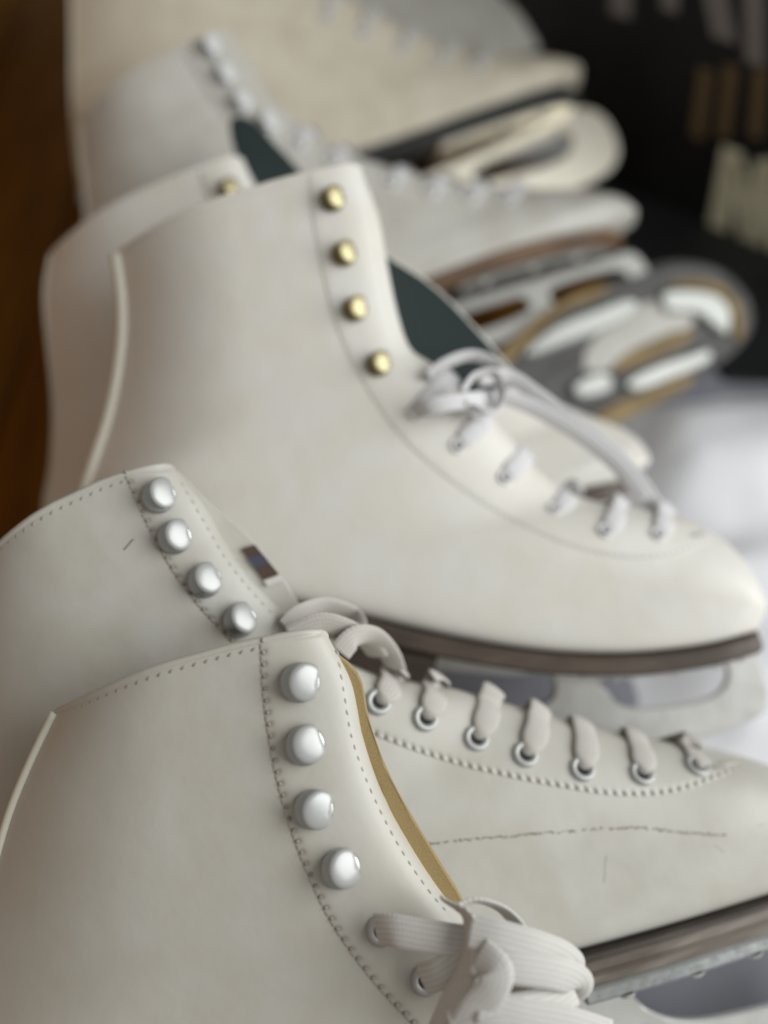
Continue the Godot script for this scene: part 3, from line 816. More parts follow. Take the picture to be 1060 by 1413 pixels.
func ring(d: Array, steps: int, shrink := 0.0) -> PackedVector3Array:
	var row := PackedVector3Array()
	var b := Vector2(d[0], d[1])
	var f := Vector2(d[2], d[3])
	var u := (f - b).normalized()
	b += u * shrink
	f -= u * shrink
	for k in steps:
		var a := TAU * (k + 0.5) / steps
		var n: float = d[6] if cos(a) > 0 else d[5]
		var c := signf(cos(a)) * pow(absf(cos(a)), 2.0 / n)
		var z: float = (d[4] - shrink) * signf(sin(a)) * pow(maxf(0.0, 1.0 - pow(absf(c), n)), 1.0 / n if c > 0 else back_power(n))
		var p := b.lerp(f, 0.5 + 0.5 * c)
		row.append(Vector3(p.x, p.y, z))
	return row


func along(curve: Array, step: float) -> Array:
	# [point, tangent] at even distances along a 2D curve
	var pts := spline2(curve, 8)
	var out := []
	var left := 0.0
	for i in pts.size() - 1:
		var a: Vector2 = pts[i]
		var b: Vector2 = pts[i + 1]
		var l := a.distance_to(b)
		while left < l:
			out.append([a.lerp(b, left / l), (b - a).normalized()])
			left += step
		left -= l
	return out


func stitch_row(parent: Node, curve: Array, step: float, long: float, wide: float, slant: float, up: float, mat: Material) -> void:
	if curve.size() < 2:
		return
	var st := begin()
	var count := 0
	for s in along(curve, step):
		var n := normal_at(s[0])
		var dir: Vector2 = (s[1] as Vector2).rotated(slant + rng.randf_range(-0.12, 0.12))
		var x := Vector3(dir.x, dir.y, 0)
		x = (x - n * x.dot(n)).normalized()
		var y := n.cross(x)
		var at := lift(s[0], up)
		var l := long * rng.randf_range(0.85, 1.1)
		for i in 5:
			var f := -1.0 + 0.5 * i
			var r := sqrt(maxf(0.02, 1.0 - f * f))
			for k in 8:
				var a := TAU * k / 8
				st.add_vertex(at + x * f * l * 0.5 + y * cos(a) * r * wide * 0.5 + n * (sin(a) * r * wide * 0.42 - f * f * wide * 0.35))
		for i in 4:
			for k in 8:
				var a := count + i * 8 + k
				var b := count + i * 8 + (k + 1) % 8
				for q in [a, b, a + 8, b, b + 8, a + 8]:
					st.add_index(q)
		count += 40
	var o := put(parent, "stitching", done(st), mat)
	o.set_meta("kind", "stuff")


func facing(parent: Node, seam: Array, edge: Array, mat: Material, height: float, step: float, depth: float) -> MeshInstance3D:
	# a panel laid over the boot; the thread pulls a row of dents into it along the seam
	var a := spline2(seam, 8)
	var b := spline2(edge, 8)
	var run := [0.0]
	for i in range(1, a.size()):
		run.append(run[-1] + a[i].distance_to(a[i - 1]))
	var total: float = run[-1]
	var rows := []
	var at := 0.0
	var i := 0
	var mm := [-0.0006, -0.0001, 0.0004, 0.0009, 0.0014, 0.0019, 0.0025, 0.0033, 0.0045]
	while at <= total:
		while i < a.size() - 2 and run[i + 1] < at:
			i += 1
		var t: float = (at - run[i]) / maxf(run[i + 1] - run[i], 1e-6)
		var p0: Vector2 = a[i].lerp(a[i + 1], t)
		var p1: Vector2 = b[i].lerp(b[i + 1], t)
		var wide := maxf(p0.distance_to(p1), 0.006)
		var ends := smoothstep(0.0, 0.0016, at)
		var pull := pow(0.5 + 0.5 * cos(TAU * at / step), 1.6) * depth
		var row := PackedVector3Array()
		for d in mm:
			var up: float = height * smoothstep(-0.0006, 0.0009, d) - pull * exp(-pow((d - 0.0010) / 0.0008, 2)) - 0.25 * depth * exp(-pow((d - 0.0010) / 0.0014, 2))
			if d < -0.0005:
				up = -0.001
			row.append(lift(p0.lerp(p1, d / wide), up * ends if up > 0 else up))
		for v in [0.4, 0.55, 0.7, 0.82, 0.9, 0.955, 0.985, 1.0, 1.01]:
			var up: float = height * (1.0 - smoothstep(0.96, 1.0, v) * 0.9) - (0.0015 if v > 1.0 else 0.0)
			row.append(lift(p0.lerp(p1, v), up * ends if up > 0 else up))
		rows.append(row)
		at += step / 8.0
	return put(parent, "facing", grid(rows, false), mat)


func basis_on(p: Vector2, turn := 0.0, tip := 0.0) -> Basis:
	var n := normal_at(p)
	var x := (Vector3.RIGHT - n * n.x).normalized()
	return Basis(x, n.cross(x), n) * Basis(Vector3(0, 0, 1), turn) * Basis(Vector3(0, 1, 0), tip)


func hook(parent: Node, p: Vector2, size: float, mat: Material) -> void:
	# a clam of sheet metal: riveted at the throat side, its round lid raised on the other
	var r := size * 0.5
	var profile := [Vector2(r * 0.3, -r * 0.04), Vector2(r * 0.86, -r * 0.08), Vector2(r * 0.97, -r * 0.06), Vector2(r, 0.0), Vector2(r * 0.98, r * 0.09), Vector2(r * 0.9, r * 0.17), Vector2(r * 0.76, r * 0.23), Vector2(r * 0.5, r * 0.28), Vector2(r * 0.25, r * 0.30), Vector2(0.00001, r * 0.305)]
	var rows := []
	for q in profile:
		var row := PackedVector3Array()
		for k in 28:
			var a := TAU * k / 28
			var v := Vector3(cos(a) * q.x, sin(a) * q.x, q.y)
			if v.x > r * 0.62:
				v.x = r * 0.62 + (v.x - r * 0.62) * 0.45
				v.z -= r * 1.1 * (cos(a) * q.x / r - 0.62)
			row.append(v)
		rows.append(row)
	var tip := rng.randf_range(0.36, 0.5)
	var b := basis_on(p, rng.randf_range(-0.15, 0.35))
	var o := put(parent, "lace_hook", grid(rows, true, true), mat, Transform3D(b * Basis(Vector3(0, 1, 0), tip), lift(p, 0.0014 + r * 0.5)))
	var stem := lathe([Vector2(r * 0.42, -r * 0.8), Vector2(r * 0.40, r * 0.0)], 16)
	put(o, "stem", stem, mat, Transform3D(Basis(Vector3(0, 1, 0), -tip), Vector3(r * 0.05, 0, 0)))
	var shade_washer := lathe([Vector2(r * 1.02, -r * 0.1), Vector2(r * 1.02, r * 0.05), Vector2(r * 0.95, r * 0.12), Vector2(r * 0.3, r * 0.14)], 24)  # base set off-centre; its darker metal stands in for shade beside the lid
	put(o, "shade_washer", shade_washer, M.zinc if mat != M.brass else M.shade_brass, Transform3D(Basis(Vector3(0, 1, 0), -tip), Basis(Vector3(0, 1, 0), -tip) * Vector3(-r * 0.24, -r * 0.08, -r * 0.42)))


func eyelet(parent: Node, p: Vector2, size: float, mat: Material, up: float, hole: Material) -> void:
	var r := size * 0.5
	var profile := [Vector2(r, -r * 0.25), Vector2(r, r * 0.05), Vector2(r * 0.93, r * 0.2), Vector2(r * 0.8, r * 0.28), Vector2(r * 0.62, r * 0.24), Vector2(r * 0.50, r * 0.1), Vector2(r * 0.46, -r * 0.3)]
	var at := Transform3D(basis_on(p), lift(p, up + 0.0003))
	var o := put(parent, "eyelet", lathe(profile, 24), mat, at)
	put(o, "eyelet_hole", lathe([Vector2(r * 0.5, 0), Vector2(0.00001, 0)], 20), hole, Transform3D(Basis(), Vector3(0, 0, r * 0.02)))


func crossing(parent: Node, e: Vector2, top: Vector2, far: Vector2, width: float, mat: Material, up: float, gather: float) -> void:
	# one run of the lace: out of the near eyelet, over the instep, down to the far eyelet
	var n := normal_at(e)
	var out2 := (top - e).normalized()
	var pts := [lift(e - out2 * 0.0002, -0.0002)]
	var nor := [(n - Vector3(out2.x, out2.y, 0) * gather).normalized()]
	for k in range(1, 6):
		var t := k / 6.0
		var p := e.lerp(top, t)
		pts.append(lift(p, up + 0.0010 + 0.0030 * gather * sin(t * PI)))
		nor.append(n.lerp(Vector3(out2.x, out2.y, 0.15), pow(t, 2.0)).normalized())
	var crest := top + out2 * 0.0022
	pts.append(Vector3(crest.x, crest.y, 0.004))
	nor.append(Vector3(out2.x, out2.y, 0.1).normalized())
	for k in range(1, 4):
		var t := k / 3.0
		var p := top.lerp(far, t)
		pts.append(Vector3(p.x, p.y, -surf(p) - 0.002))
		nor.append(Vector3(out2.x, out2.y, 0.1).lerp(Vector3(n.x, n.y, -n.z), t).normalized())
	var sp := spline3(pts, 4)
	var sn := spline3(nor, 4)
	put(parent, "lace", ribbon(sp, sn, width, width * 0.15, gather), mat)


func strand(parent: Node, points: Array, width: float, mat: Material, twist0 := 0.0, twist1 := 0.0) -> void:
	var sp := spline3(points, 6)
	var nor := []
	for i in sp.size():
		var t: Vector3 = (sp[mini(i + 1, sp.size() - 1)] - sp[maxi(i - 1, 0)]).normalized()
		var side := t.cross(Vector3(0, 0, 1)).normalized()
		var tw := lerpf(twist0, twist1, float(i) / (sp.size() - 1))
		nor.append((Vector3(0, 0, 1) * cos(tw) + side * sin(tw)).normalized())
	put(parent, "bow_strand", ribbon(sp, nor, width, width * 0.15), mat)


func sole_layer(parent: Node, called: String, from: int, to: int, t0: float, t1: float, out: float, mat: Material, narrow := 1.0) -> MeshInstance3D:
	var rows := []
	for i in range(from, to + 1):
		var d: Array = dense[i]
		var b := Vector2(d[0], d[1])
		var e: Array = dense[mini(i + 1, dense.size() - 1)]
		var c: Array = dense[maxi(i - 1, from)]
		var t := (Vector2(e[0], e[1]) - Vector2(c[0], c[1])).normalized()
		var down := Vector2(t.y, -t.x)
		var w: float = (d[4] * 0.985 + out) * narrow
		var row := PackedVector3Array()
		var r := minf(0.0012, (t1 - t0) * 0.3)
		for q in [[t0, 1.0, -r], [t0 + r, 1.0, 0.0], [t1 - r, 1.0, 0.0], [t1, 1.0, -r], [t1, -1.0, r], [t1 - r, -1.0, 0.0], [t0 + r, -1.0, 0.0], [t0, -1.0, r]]:
			var p: Vector2 = b + down * q[0]
			row.append(Vector3(p.x, p.y, w * q[1] + q[2]))
		rows.append(row)
	var st := SurfaceTool.new()
	st.begin(Mesh.PRIMITIVE_TRIANGLES)
	st.set_smooth_group(-1)
	for i in rows.size() - 1:
		for k in 8:
			var l := (k + 1) % 8
			for v in [rows[i][k], rows[i][l], rows[i + 1][k], rows[i][l], rows[i + 1][l], rows[i + 1][k]]:
				st.add_vertex(v)
	for i in [0, rows.size() - 1]:
		for k in range(1, 7):
			var tri := [rows[i][0], rows[i][k + 1], rows[i][k]]
			if i:
				tri.reverse()
			for v in tri:
				st.add_vertex(v)
	return put(parent, called, done(st), mat)


# ---------------------------------------------------------------- one skate

func skate(data: Dictionary, o: Dictionary) -> Node3D:
	var root := thing("ice_skate", o.label, "ice skate", data.at, "white figure skates heaped on the table")
	refine(data.sections)
	var rows := []
	for d in dense:
		rows.append(ring(d, 64))
	shape_collar(rows, o.tilt, o.bulge)
	put(root, "boot_upper", grid(rows, true, false, true), o.leather)
	# collar: lining that goes down inside, and the rolled edge round the top
	var inside := []
	for i in range(0, 18):
		inside.append(ring(dense[i], 64, 0.002))
	shape_collar(inside, o.tilt, o.bulge)
	put(root, "lining", grid(inside, true, false, true), o.lining)
	var rim: Array = []
	var first := [ring(dense[0], 64, 0.0008)]
	shape_collar(first, o.tilt, o.bulge)
	for p in first[0]:
		rim.append(p)
	rim.append(rim[0])
	rim.append(rim[1])
	var binding := put(root, "collar_binding", tube(rim, 0.0012, 8), o.leather)
	collar_stitches(binding, rim, o.stitch, o.thread)
	# piping down the back seam
	var back := []
	for i in 42:
		var d: Array = dense[i]
		var u := (Vector2(d[2], d[3]) - Vector2(d[0], d[1])).normalized()
		back.append(PackedVector3Array([Vector3(d[0] - u.x * 0.0004, d[1] - u.y * 0.0004, 0.0)]))
	shape_collar(back, o.tilt, 0.0)
	back = back.map(func(r): return r[0])
	put(root, "back_piping", tube(back, o.get("piping", 0.0015), 8), M.piping)
	# facing with its seam
	if data.seam.size() > 1:
		var f := facing(root, data.seam, data.edge, o.leather, o.panel, o.stitch, o.dent)
		var row := []
		for k in data.seam.size():
			row.append(data.seam[k] + (data.edge[k] - data.seam[k]).normalized() * 0.0010)
		stitch_row(f, row, o.stitch, o.stitch * 0.5, 0.0013, 0.3, o.panel - o.dent * 0.55, o.thread)
		if data.edge_row.size() > 1:
			stitch_row(f, data.edge_row, o.stitch, o.stitch * 0.66, 0.0007, 0.1, o.panel, M.thread_pale)
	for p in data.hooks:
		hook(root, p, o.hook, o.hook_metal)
	for p in data.eyelets:
		eyelet(root, p, o.eyelet, o.eyelet_metal, o.panel, o.hole)
	if data.has("lace_tops"):
		for k in data.lace_tops.size():
			var next: int = mini(k + 1, data.eyelets.size() - 1)
			crossing(root, data.eyelets[k], data.lace_tops[k], data.eyelets[next], o.lace_width, o.lace, o.panel, o.gather)
	if data.has("bow"):
		for k in data.bow.size():
			var tw: Array = o.twists[k]
			strand(root, data.bow[k], o.get("bow_width", o.lace_width * 0.92), o.bow_lace, tw[0], tw[1])
	if data.has("tongue"):
		var q := spline2(data.tongue, 4, true)
		var z: float = o.tongue_z
		var tongue := put(root, "tongue", plate(q, [], z - 0.0016, z + 0.0016, 0.0006), o.tongue)
		if o.has("tongue_back"):
			put(tongue, "tongue_backing", plate(inset_array(q, 0.0016), [], z - 0.006, z - 0.002, 0.001), o.tongue_back)
	# sole, heel, blade
	var from: int = 45
	var last := dense.size() - 1
	var done_to := 0.0
	for l in o.layers:
		sole_layer(root, l[0], from, last, done_to, done_to + l[1], l[2], l[3])
		done_to += l[1]
	var third := from + int((last - from) * 0.34)
	sole_layer(root, "heel", from, third, done_to, done_to + o.heel, -0.002, o.layers[-1][3], 0.92)
	if data.has("blade"):
		var thick: float = o.get("plate_thick", 0.0028)
		var fore := from + int((last - from) * 0.52)
		sole_layer(root, "toe_plate", fore, last - 2, done_to + 0.0001, done_to + thick, o.get("plate_out", -0.004), o.plate, o.get("plate_narrow", 0.8))
		sole_layer(root, "heel_plate", from + 1, third - 1, done_to + o.heel + 0.0001, done_to + o.heel + 0.0028, -0.004, o.plate, 0.62)
		for i in range(fore + 2, last - 3, 4):
			var d: Array = dense[i]
			var e: Array = dense[i + 1]
			var t := (Vector2(e[0], e[1]) - Vector2(d[0], d[1])).normalized()
			var down := Vector2(t.y, -t.x)
			var p := Vector2(d[0], d[1]) + down * (done_to + thick - 0.0002)
			var b := Basis(Vector3(t.x, t.y, 0), Vector3(0, 0, -1), Vector3(down.x, down.y, 0))
			for s in [1.0, -1.0]:
				put(root, "screw", lathe([Vector2(0.0034, 0), Vector2(0.0033, 0.0007), Vector2(0.0024, 0.0016), Vector2(0.001, 0.002), Vector2(0.00001, 0.002)], 14), M.steel, Transform3D(b, Vector3(p.x, p.y, s * d[4] * o.get("screw_out", 0.52))))
		var holes := []
		for h in data.blade_holes:
			holes.append(spline2(h, 4, true))
		put(root, "blade", plate(spline2(data.blade, 4, true), holes, -0.0022, 0.0022, 0.0007), o.blade)
	return root


func shape_collar(rows: Array, tilt: float, bulge: float) -> void:
	# the collar is cut lower on the inner side of the foot and rises a little over the ankle
	var axis := Vector3(shaft.x, shaft.y, 0)
	for i in mini(rows.size(), 30):
		var fade := 1.0 - i / 30.0
		var d: Array = dense[i]
		var b := Vector2(d[0], d[1])
		var v := Vector2(d[2], d[3]) - b
		for k in rows[i].size():
			var p: Vector3 = rows[i][k]
			var c := clampf(2.0 * (Vector2(p.x, p.y) - b).dot(v) / v.length_squared() - 1.0, -1.0, 1.0)
			rows[i][k] = p + axis * fade * (tilt * minf(0.0, p.z - d[4] * 0.9) * (1.0 - 0.6 * maxf(-c, 0.0)) + bulge * (1.0 - c * c))


func collar_stitches(parent: Node, rim: Array, step: float, mat: Material) -> void:
	var st := begin()
	var count := 0
	var left := 0.0
	var axis := Vector3(shaft.x, shaft.y, 0)
	for i in range(0, rim.size() - 2):
		var a: Vector3 = rim[i]
		var b: Vector3 = rim[i + 1]
		if a.z < 0.004:
			continue
		var l := a.distance_to(b)
		var t := (b - a).normalized()
		var n := t.cross(axis).normalized()
		if n.z < 0:
			n = -n
		while left < l:
			var at := a.lerp(b, left / l) - axis * 0.0021 + n * 0.0008
			var x := (t + axis * 0.55 * signf(t.x)).normalized()
			var y := n.cross(x)
			for r in 5:
				var f := -1.0 + 0.5 * r
				var w := sqrt(maxf(0.02, 1.0 - f * f))
				for k in 8:
					var g := TAU * k / 8
					st.add_vertex(at + x * f * step * 0.36 + (y * cos(g) + n * sin(g) * 0.8) * w * 0.00045 - n * f * f * 0.0003)
			for r in 4:
				for k in 8:
					var p := count + r * 8 + k
					var q := count + r * 8 + (k + 1) % 8
					for v in [p, q, p + 8, q, q + 8, p + 8]:
						st.add_index(v)
			count += 40
			left += step
		left -= l
	put(parent, "stitching", done(st), mat).set_meta("kind", "stuff")


func inset_array(q: Array, by: float) -> Array:
	var p := PackedVector2Array(q)
	if Geometry2D.is_polygon_clockwise(p):
		p.reverse()
	return Array(inset(p, by))


func _skates() -> void:
	var base := {
		"leather": M.leather, "lining": M.lining, "thread": M.thread, "stitch": 0.0036, "panel": 0.0007, "dent": 0.0007, "tilt": 0.0, "bulge": 0.0025, "hook": 0.0118, "hook_metal": M.enamel, "eyelet": 0.0098, "eyelet_metal": M.enamel,
		"lace": M.lace, "bow_lace": M.lace, "lace_width": 0.0092, "gather": 0.45, "hole": M.hole, "layers": [["sole", 0.008, 0.0015, M.sole_brown]], "heel": 0.017, "plate": M.steel, "blade": M.steel,
	}
	var o := base.duplicate()
	o.merge({"label": "nearest white skate with four silver hooks and a big loose lace bow, at bottom left", "tongue": M.suede, "tongue_z": 0.005, "tilt": 0.3, "bulge": 0.004,
		"lace_width": 0.0104, "twists": [[-0.1, -0.1], [-0.2, 0.0], [1.15, 1.1], [1.2, 1.1], [-0.3, -0.1], [-0.25, 0.0], [0.1, 0.0], [-0.35, -0.2], [-0.3, -0.1]]}, true)
	var a := skate(SKATES.front, o)

	o = base.duplicate()
	o.merge({"label": "scuffed white skate with dingy laces through seven eyelets, directly behind the nearest skate", "leather": M.leather_worn, "tongue": M.leather_worn, "tongue_z": 0.002, "tilt": 0.15, "bulge": 0.006,
		"lace": M.lace_dingy, "bow_lace": M.lace_dingy, "lace_width": 0.0098, "twists": [[0.6, 0.9], [0.4, 0.8], [0.3, 0.7]], "hook": 0.0114, 
		"layers": [["sole_welt", 0.0016, 0.0022, M.sole_edge], ["sole", 0.0052, 0.0016, M.sole_dark], ["sole_base", 0.0048, 0.0012, M.sole_dark]], "plate": M.zinc, "plate_thick": 0.006, "plate_narrow": 1.0, "plate_out": 0.0008, "screw_out": 0.9, "blade": M.steel}, true)
	var b := skate(SKATES.scuffed, o)
	_marks(b)

	o = base.duplicate()
	o.merge({"label": "tall white skate with brass hooks, bright white laces and a brown sole, in the middle", "leather": M.leather_warm, "lining": M.green, "tongue": M.green, "tongue_back": M.leather_warm, "tongue_z": -0.008,
		"hook": 0.0100, "hook_metal": M.brass, "eyelet": 0.0070, "gather": 0.15, "bow_width": 0.0070, "eyelet_metal": M.white_paint, "lace": M.lace_white, "bow_lace": M.lace_white, "lace_width": 0.0088, "stitch": 0.0030, "panel": 0.0003, "dent": 0.0003, "thread": M.thread_white, "piping": 0.0027,
		"twists": [[0.2, 0.0], [0.9, 1.1], [1.2, 1.3], [0.5, 0.4], [0.5, 0.4]]}, true)
	skate(SKATES.tall, o)

	o = base.duplicate()
	o.merge({"label": "white skate with brass hook leaning just behind the tall middle skate, mostly hidden", "leather": M.leather_warm, "lining": M.green, "tongue": M.green, "tongue_z": -0.012,
		"hook": 0.0100, "hook_metal": M.brass, "thread": M.thread_pale, "piping": 0.0009}, true)
	skate(SKATES.mate, o)

	o = base.duplicate()
	o.merge({"leather": M.leather_grey, "label": "white skate with silver hooks and tan brown sole, lying below the cream skate", "thread": M.thread_pale, "hook_metal": M.white_paint, "eyelet_metal": M.white_paint, "hole": M.lining, "lace": M.lace_white, "piping": 0.0006, "blade": M.dull_steel, "plate": M.dull_steel, "layers": [["sole", 0.008, 0.0015, M.sole_tan]]}, true)
	skate(SKATES.brown_sole, o)

	o = base.duplicate()
	o.merge({"label": "large cream skate with a black sole and pale shiny looped blade, at the top", "leather": M.leather_cream, "piping": 0.0006, "hole": M.lining, "eyelet_metal": M.white_paint, "thread": M.thread_pale, "layers": [["sole", 0.0085, 0.0015, M.sole_black]], "plate": M.pale_gold, "blade": M.pale_gold}, true)
	skate(SKATES.cream, o)

	o = base.duplicate()
	o.merge({"label": "grey white skate toe behind the cream skate, farthest back at top edge", "leather": M.leather_grey, "thread": M.thread_pale, "layers": [["sole", 0.0085, 0.0015, M.sole_black]]}, true)
	skate(SKATES.grey, o)
	_lying_skate()


func _marks(b: Node3D) -> void:
	var d: Dictionary = SKATES.scuffed
	refine(d.sections)
	# the long scuff along the vamp, broken and uneven
	var st := begin()
	var count := 0
	for s in along(d.scuff, 0.0009):
		if rng.randf() < 0.22:
			continue
		var p: Vector2 = s[0] + Vector2(rng.randf_range(-1, 1), rng.randf_range(-1, 1)) * 0.00034
		var t: Vector2 = s[1]
		var n := Vector2(-t.y, t.x)
		var l := rng.randf_range(0.0004, 0.0009)
		var w := rng.randf_range(0.00014, 0.00046)
		for q in [[-l, 0.0], [0.0, w], [l, 0.0], [0.0, -w]]:
			st.add_vertex(lift(p + t * q[0] + n * q[1], 0.00012))
		for k in [0, 1, 2, 0, 2, 3]:
			st.add_index(count + k)
		count += 4
	var m := put(b, "scuff_marks", done(st), M.scuff)
	m.set_meta("kind", "stuff")
	for k in range(0, d.scratches.size(), 2):
		var pts := []
		for i in 9:
			pts.append(lift((d.scratches[k] as Vector2).lerp(d.scratches[k + 1], i / 8.0) + Vector2(rng.randf_range(-1, 1), 0) * 0.0002, 0.00002))
		put(b, "scratch", tube(pts, 0.00009 if k else 0.00026, 5), M.scuff if k == 0 else M.thread_pale)
	# woven tag on the tongue
	var z := 0.0042
	var t: Array = d.tag
	var tag := put(b, "woven_tag", plate(t, [], z, z + 0.0008, 0.0002), plain(lin(0.075, 0.045, 0.035), 0.85))
	var mid := [t[0].lerp(t[3], 0.3), t[0].lerp(t[3], 0.3).lerp(t[1].lerp(t[2], 0.3), 1.0), t[1].lerp(t[2], 0.62), t[0].lerp(t[3], 0.62)]
	put(tag, "tag_stripe", plate(mid, [], z + 0.0009, z + 0.0011), plain(lin(0.055, 0.06, 0.085), 0.85))
	var low := [t[3] + (t[3] - t[0]) * 0.02, t[2] + (t[2] - t[1]) * 0.02, t[2] + (t[2] - t[1]) * 0.2, t[3] + (t[3] - t[0]) * 0.2]
	put(tag, "tag_edge", plate(low, [], z, z + 0.001), plain(lin(0.62, 0.6, 0.56), 0.85))


func _lying_skate() -> void:
	var d: Dictionary = SKATES.lying
	var root := thing("ice_skate", "skate lying on its side with grey sole and silver plates towards the viewer", "ice skate", d.at, "white figure skates heaped on the table")
	refine(d.sections)
	var rows := []
	for s in dense:
		var r := ring(s, 40)
		for i in r.size():
			r[i].z = r[i].z * 1.2 - 0.016
		rows.append(r)
	put(root, "boot_upper", grid(rows, true, true, true), M.leather_grey)
	var q := spline2(d.outline, 4, true)
	put(root, "welt", plate(inset_array(q, 0.0012), [], 0.0, 0.005, 0.001), M.sole_grey)
	put(root, "sole", plate(inset_array(q, -0.002), [], 0.004, 0.009, 0.0015), M.sole_grey)
	for l in d.leather:
		put(root, "leather_edge", plate(spline2(l, 4, true), [], 0.008, 0.0115, 0.001), M.tan_leather)
	for l in d.plates:
		put(root, "mounting_plate", plate(spline2(l, 4, true), [], 0.008, 0.014, 0.0015), M.silver)


# ---------------------------------------------------------------- setting

func _table() -> void:
	var root := thing("wooden_table", "dark brown wooden table top under the skates, seen along the left edge", "table", Transform3D(Basis(), Vector3(0, -0.03, 0)))
	var mats := []
	for k in 3:
		var m := plain(lin(0.27, 0.118, 0.012).lerp(lin(0.22, 0.092, 0.009), k / 2.0), 0.75)
		m.metallic_specular = 0.25
		m.albedo_texture = noise_tex(0.012, 512, Color(0.7, 0.66, 0.6), Color(1, 1, 1), 5, 70 + k)
		m.uv1_triplanar = true
		m.uv1_scale = Vector3(9, 9, 0.9)
		m.normal_enabled = true
		m.normal_texture = noise_tex(0.03, 512, Color.BLACK, Color.WHITE, 4, 80 + k, true, 3.0)
		m.normal_scale = 0.3
		mats.append(m)
	var x := -1.2
	var k := 0
	while x < 1.0:
		var w := 0.118
		var b := 0.002
		var rows := []
		for z in [-1.9, -1.897, 0.397, 0.4]:
			var i: float = b if absf(z + 0.75) > 1.148 else 0.0
			var row := PackedVector3Array()
			for q in [[0.0, -0.03], [0.0, -b - i], [b, -i], [w - b, -i], [w, -b - i], [w, -0.03]]:
				row.append(Vector3(q[0], q[1], z))
			rows.append(row)
		put(root, "plank", grid(rows, true, true, true), mats[k % 3], Transform3D(Basis(), Vector3(x, -0.001 * (k % 2), 0)))
		x += w + 0.002
		k += 1


func _reflector() -> void:
	# upright boards beyond the heels, added to bounce warm window light onto the boots
	var root := thing("wooden_reflector", "brown wooden partition of upright boards added at the far left for warm bounce light", "reflector", Transform3D(Basis(), Vector3(-0.40, -0.03, 0)))
	var m := plain(lin(0.40, 0.175, 0.030), 0.7)
	m.metallic_specular = 0.25
	m.albedo_texture = noise_tex(0.012, 512, Color(0.75, 0.7, 0.65), Color(1, 1, 1), 5, 99)
	m.uv1_triplanar = true
	m.uv1_scale = Vector3(9, 0.9, 9)
	for k in 9:
		var shape := plate([Vector2(0, 0), Vector2(0.146, 0), Vector2(0.146, 0.34), Vector2(0, 0.34)], [], 0.0, 0.018, 0.002)
		put(root, "board", shape, m, Transform3D(Basis(Vector3.UP, PI / 2), Vector3(-0.001 * (k % 2), 0, 0.30 - 0.15 * k)))


func _black_box() -> void:
	var root := thing("cardboard_box", "black box with cream and brown lettering standing behind the skates at right", "box", Transform3D(Vector3(0.77611, 0, 0.63059), Vector3.UP, Vector3(-0.63059, 0, 0.77611), Vector3(0.0800, -0.0300, -0.8000)))
	var body := BoxMesh.new()
	body.size = Vector3(0.6, 0.42, 0.2)
	var black := plain(lin(0.010, 0.011, 0.0115), 0.6)
	black.albedo_texture = noise_tex(0.01, 256, Color(0.6, 0.6, 0.6), Color(1, 1, 1), 4, 95)
	black.uv1_triplanar = true
	black.uv1_scale = Vector3(4, 4, 4)
	put(root, "box_body", body, black, Transform3D(Basis(), Vector3(0.26, 0.21, -0.1)))
	var inks := {"cream_letter": plain(lin(0.86, 0.80, 0.57), 0.8), "brown_letter": plain(lin(0.16, 0.10, 0.045), 0.8), "dim_letter": plain(lin(0.24, 0.215, 0.20), 0.8)}
	for called in BOX_LETTERS:
		for s in BOX_LETTERS[called]:
			var a: Vector2 = s[0]
			var b: Vector2 = s[1]
			var n: Vector2 = Vector2(s[2] * 0.5, 0)
			put(root, called, plate([a - n, b - n, b + n, a + n], [], -0.001, 0.0006), inks[called])
	var sheet_shape := [Vector2(0.135, 0.66), Vector2(0.22, 0.50), Vector2(0.44, 0.47), Vector2(0.50, 0.52), Vector2(0.36, 0.70), Vector2(0.16, 0.76)]
	var sheet := put(self, "black_sheet", plate(sheet_shape, [], 0.0, 0.004, 0.001), black, Transform3D(Basis(Vector3(1, 0, 0), -PI / 2), Vector3(0, -0.026, 0)))  # added sheet that fills the dark stretch of table
	sheet.set_meta("label", "flat black sheet added to darken the table between the black box and the lying skate")
	sheet.set_meta("category", "mat")


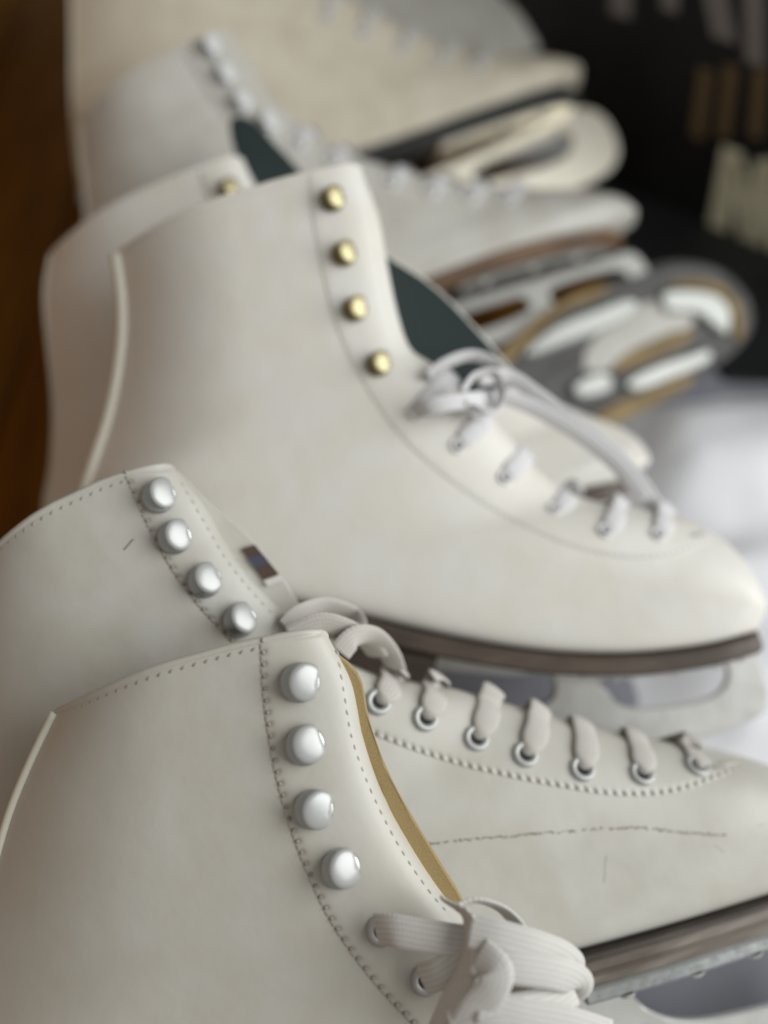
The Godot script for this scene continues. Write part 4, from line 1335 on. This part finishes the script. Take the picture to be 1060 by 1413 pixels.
func _cloths() -> void:
	# grey-lavender cloth spread under the skates at the right
	var grey_cloth := plain(lin(0.25, 0.25, 0.28), 0.9)
	var white_cloth := plain(lin(0.80, 0.80, 0.82), 1.0)
	white_cloth.metallic_specular = 0.15
	for m in [grey_cloth, white_cloth]:
		m.normal_enabled = true
		m.normal_texture = noise_tex(0.02, 512, Color.BLACK, Color.WHITE, 5, 91, true, 4.0)
		m.normal_scale = 0.06
		m.uv1_triplanar = true
		m.uv1_scale = Vector3(5, 5, 5)
	var fn := FastNoiseLite.new()
	fn.seed = 5
	fn.frequency = 3.2
	fn.fractal_octaves = 2
	var rows := []
	for i in 80:
		var row := PackedVector3Array()
		for j in 70:
			var x := lerpf(-0.03, 0.62, j / 69.0)
			var z := lerpf(-0.53, 0.16, i / 79.0)
			x += 0.02 * sin(z * 9.0) * (1.0 - j / 69.0)
			var y := -0.0275 + 0.006 * (0.5 + 0.5 * fn.get_noise_2d(x * 3.0 - z * 2.0, z * 4.0 + x * 2.0))
			row.append(Vector3(x, y, z))
		rows.append(row)
	var g := put(self, "grey_cloth", grid(rows, false), grey_cloth)
	g.set_meta("label", "grey lavender cloth spread flat on the table under the skate blades at right")
	g.set_meta("category", "cloth")
	# white cloth bunched in soft folds beside the toes
	rows = []
	for i in 70:
		var row := PackedVector3Array()
		for j in 60:
			var u := j / 59.0
			var v := i / 69.0
			var x := lerpf(0.115, 0.46, u)
			var z := lerpf(-0.475, -0.20, v) - 0.06 * u
			var fade := minf(1.0, minf(minf(u, 1.0 - u) * 5.0, minf(v, 1.0 - v) * 7.0))
			fade = fade * fade * (3.0 - 2.0 * fade)
			var h := 0.024 * exp(-pow((v - 0.20 - 0.04 * sin(u * 5.0)) / 0.16, 2)) + 0.014 * exp(-pow((v - 0.50 - 0.05 * sin(u * 4.0 + 1.0)) / 0.09, 2)) + 0.009 * exp(-pow((v - 0.78) / 0.09, 2))
			h += 0.003 * fn.get_noise_2d(x * 5.0, z * 5.0)
			row.append(Vector3(x, -0.026 + (0.006 + maxf(h, 0.0)) * fade, z))
		rows.append(row)
	var w := put(self, "white_cloth", grid(rows, false), white_cloth)
	w.set_meta("label", "white cloth bunched in soft folds at the right edge beside the skate toes")
	w.set_meta("category", "cloth")
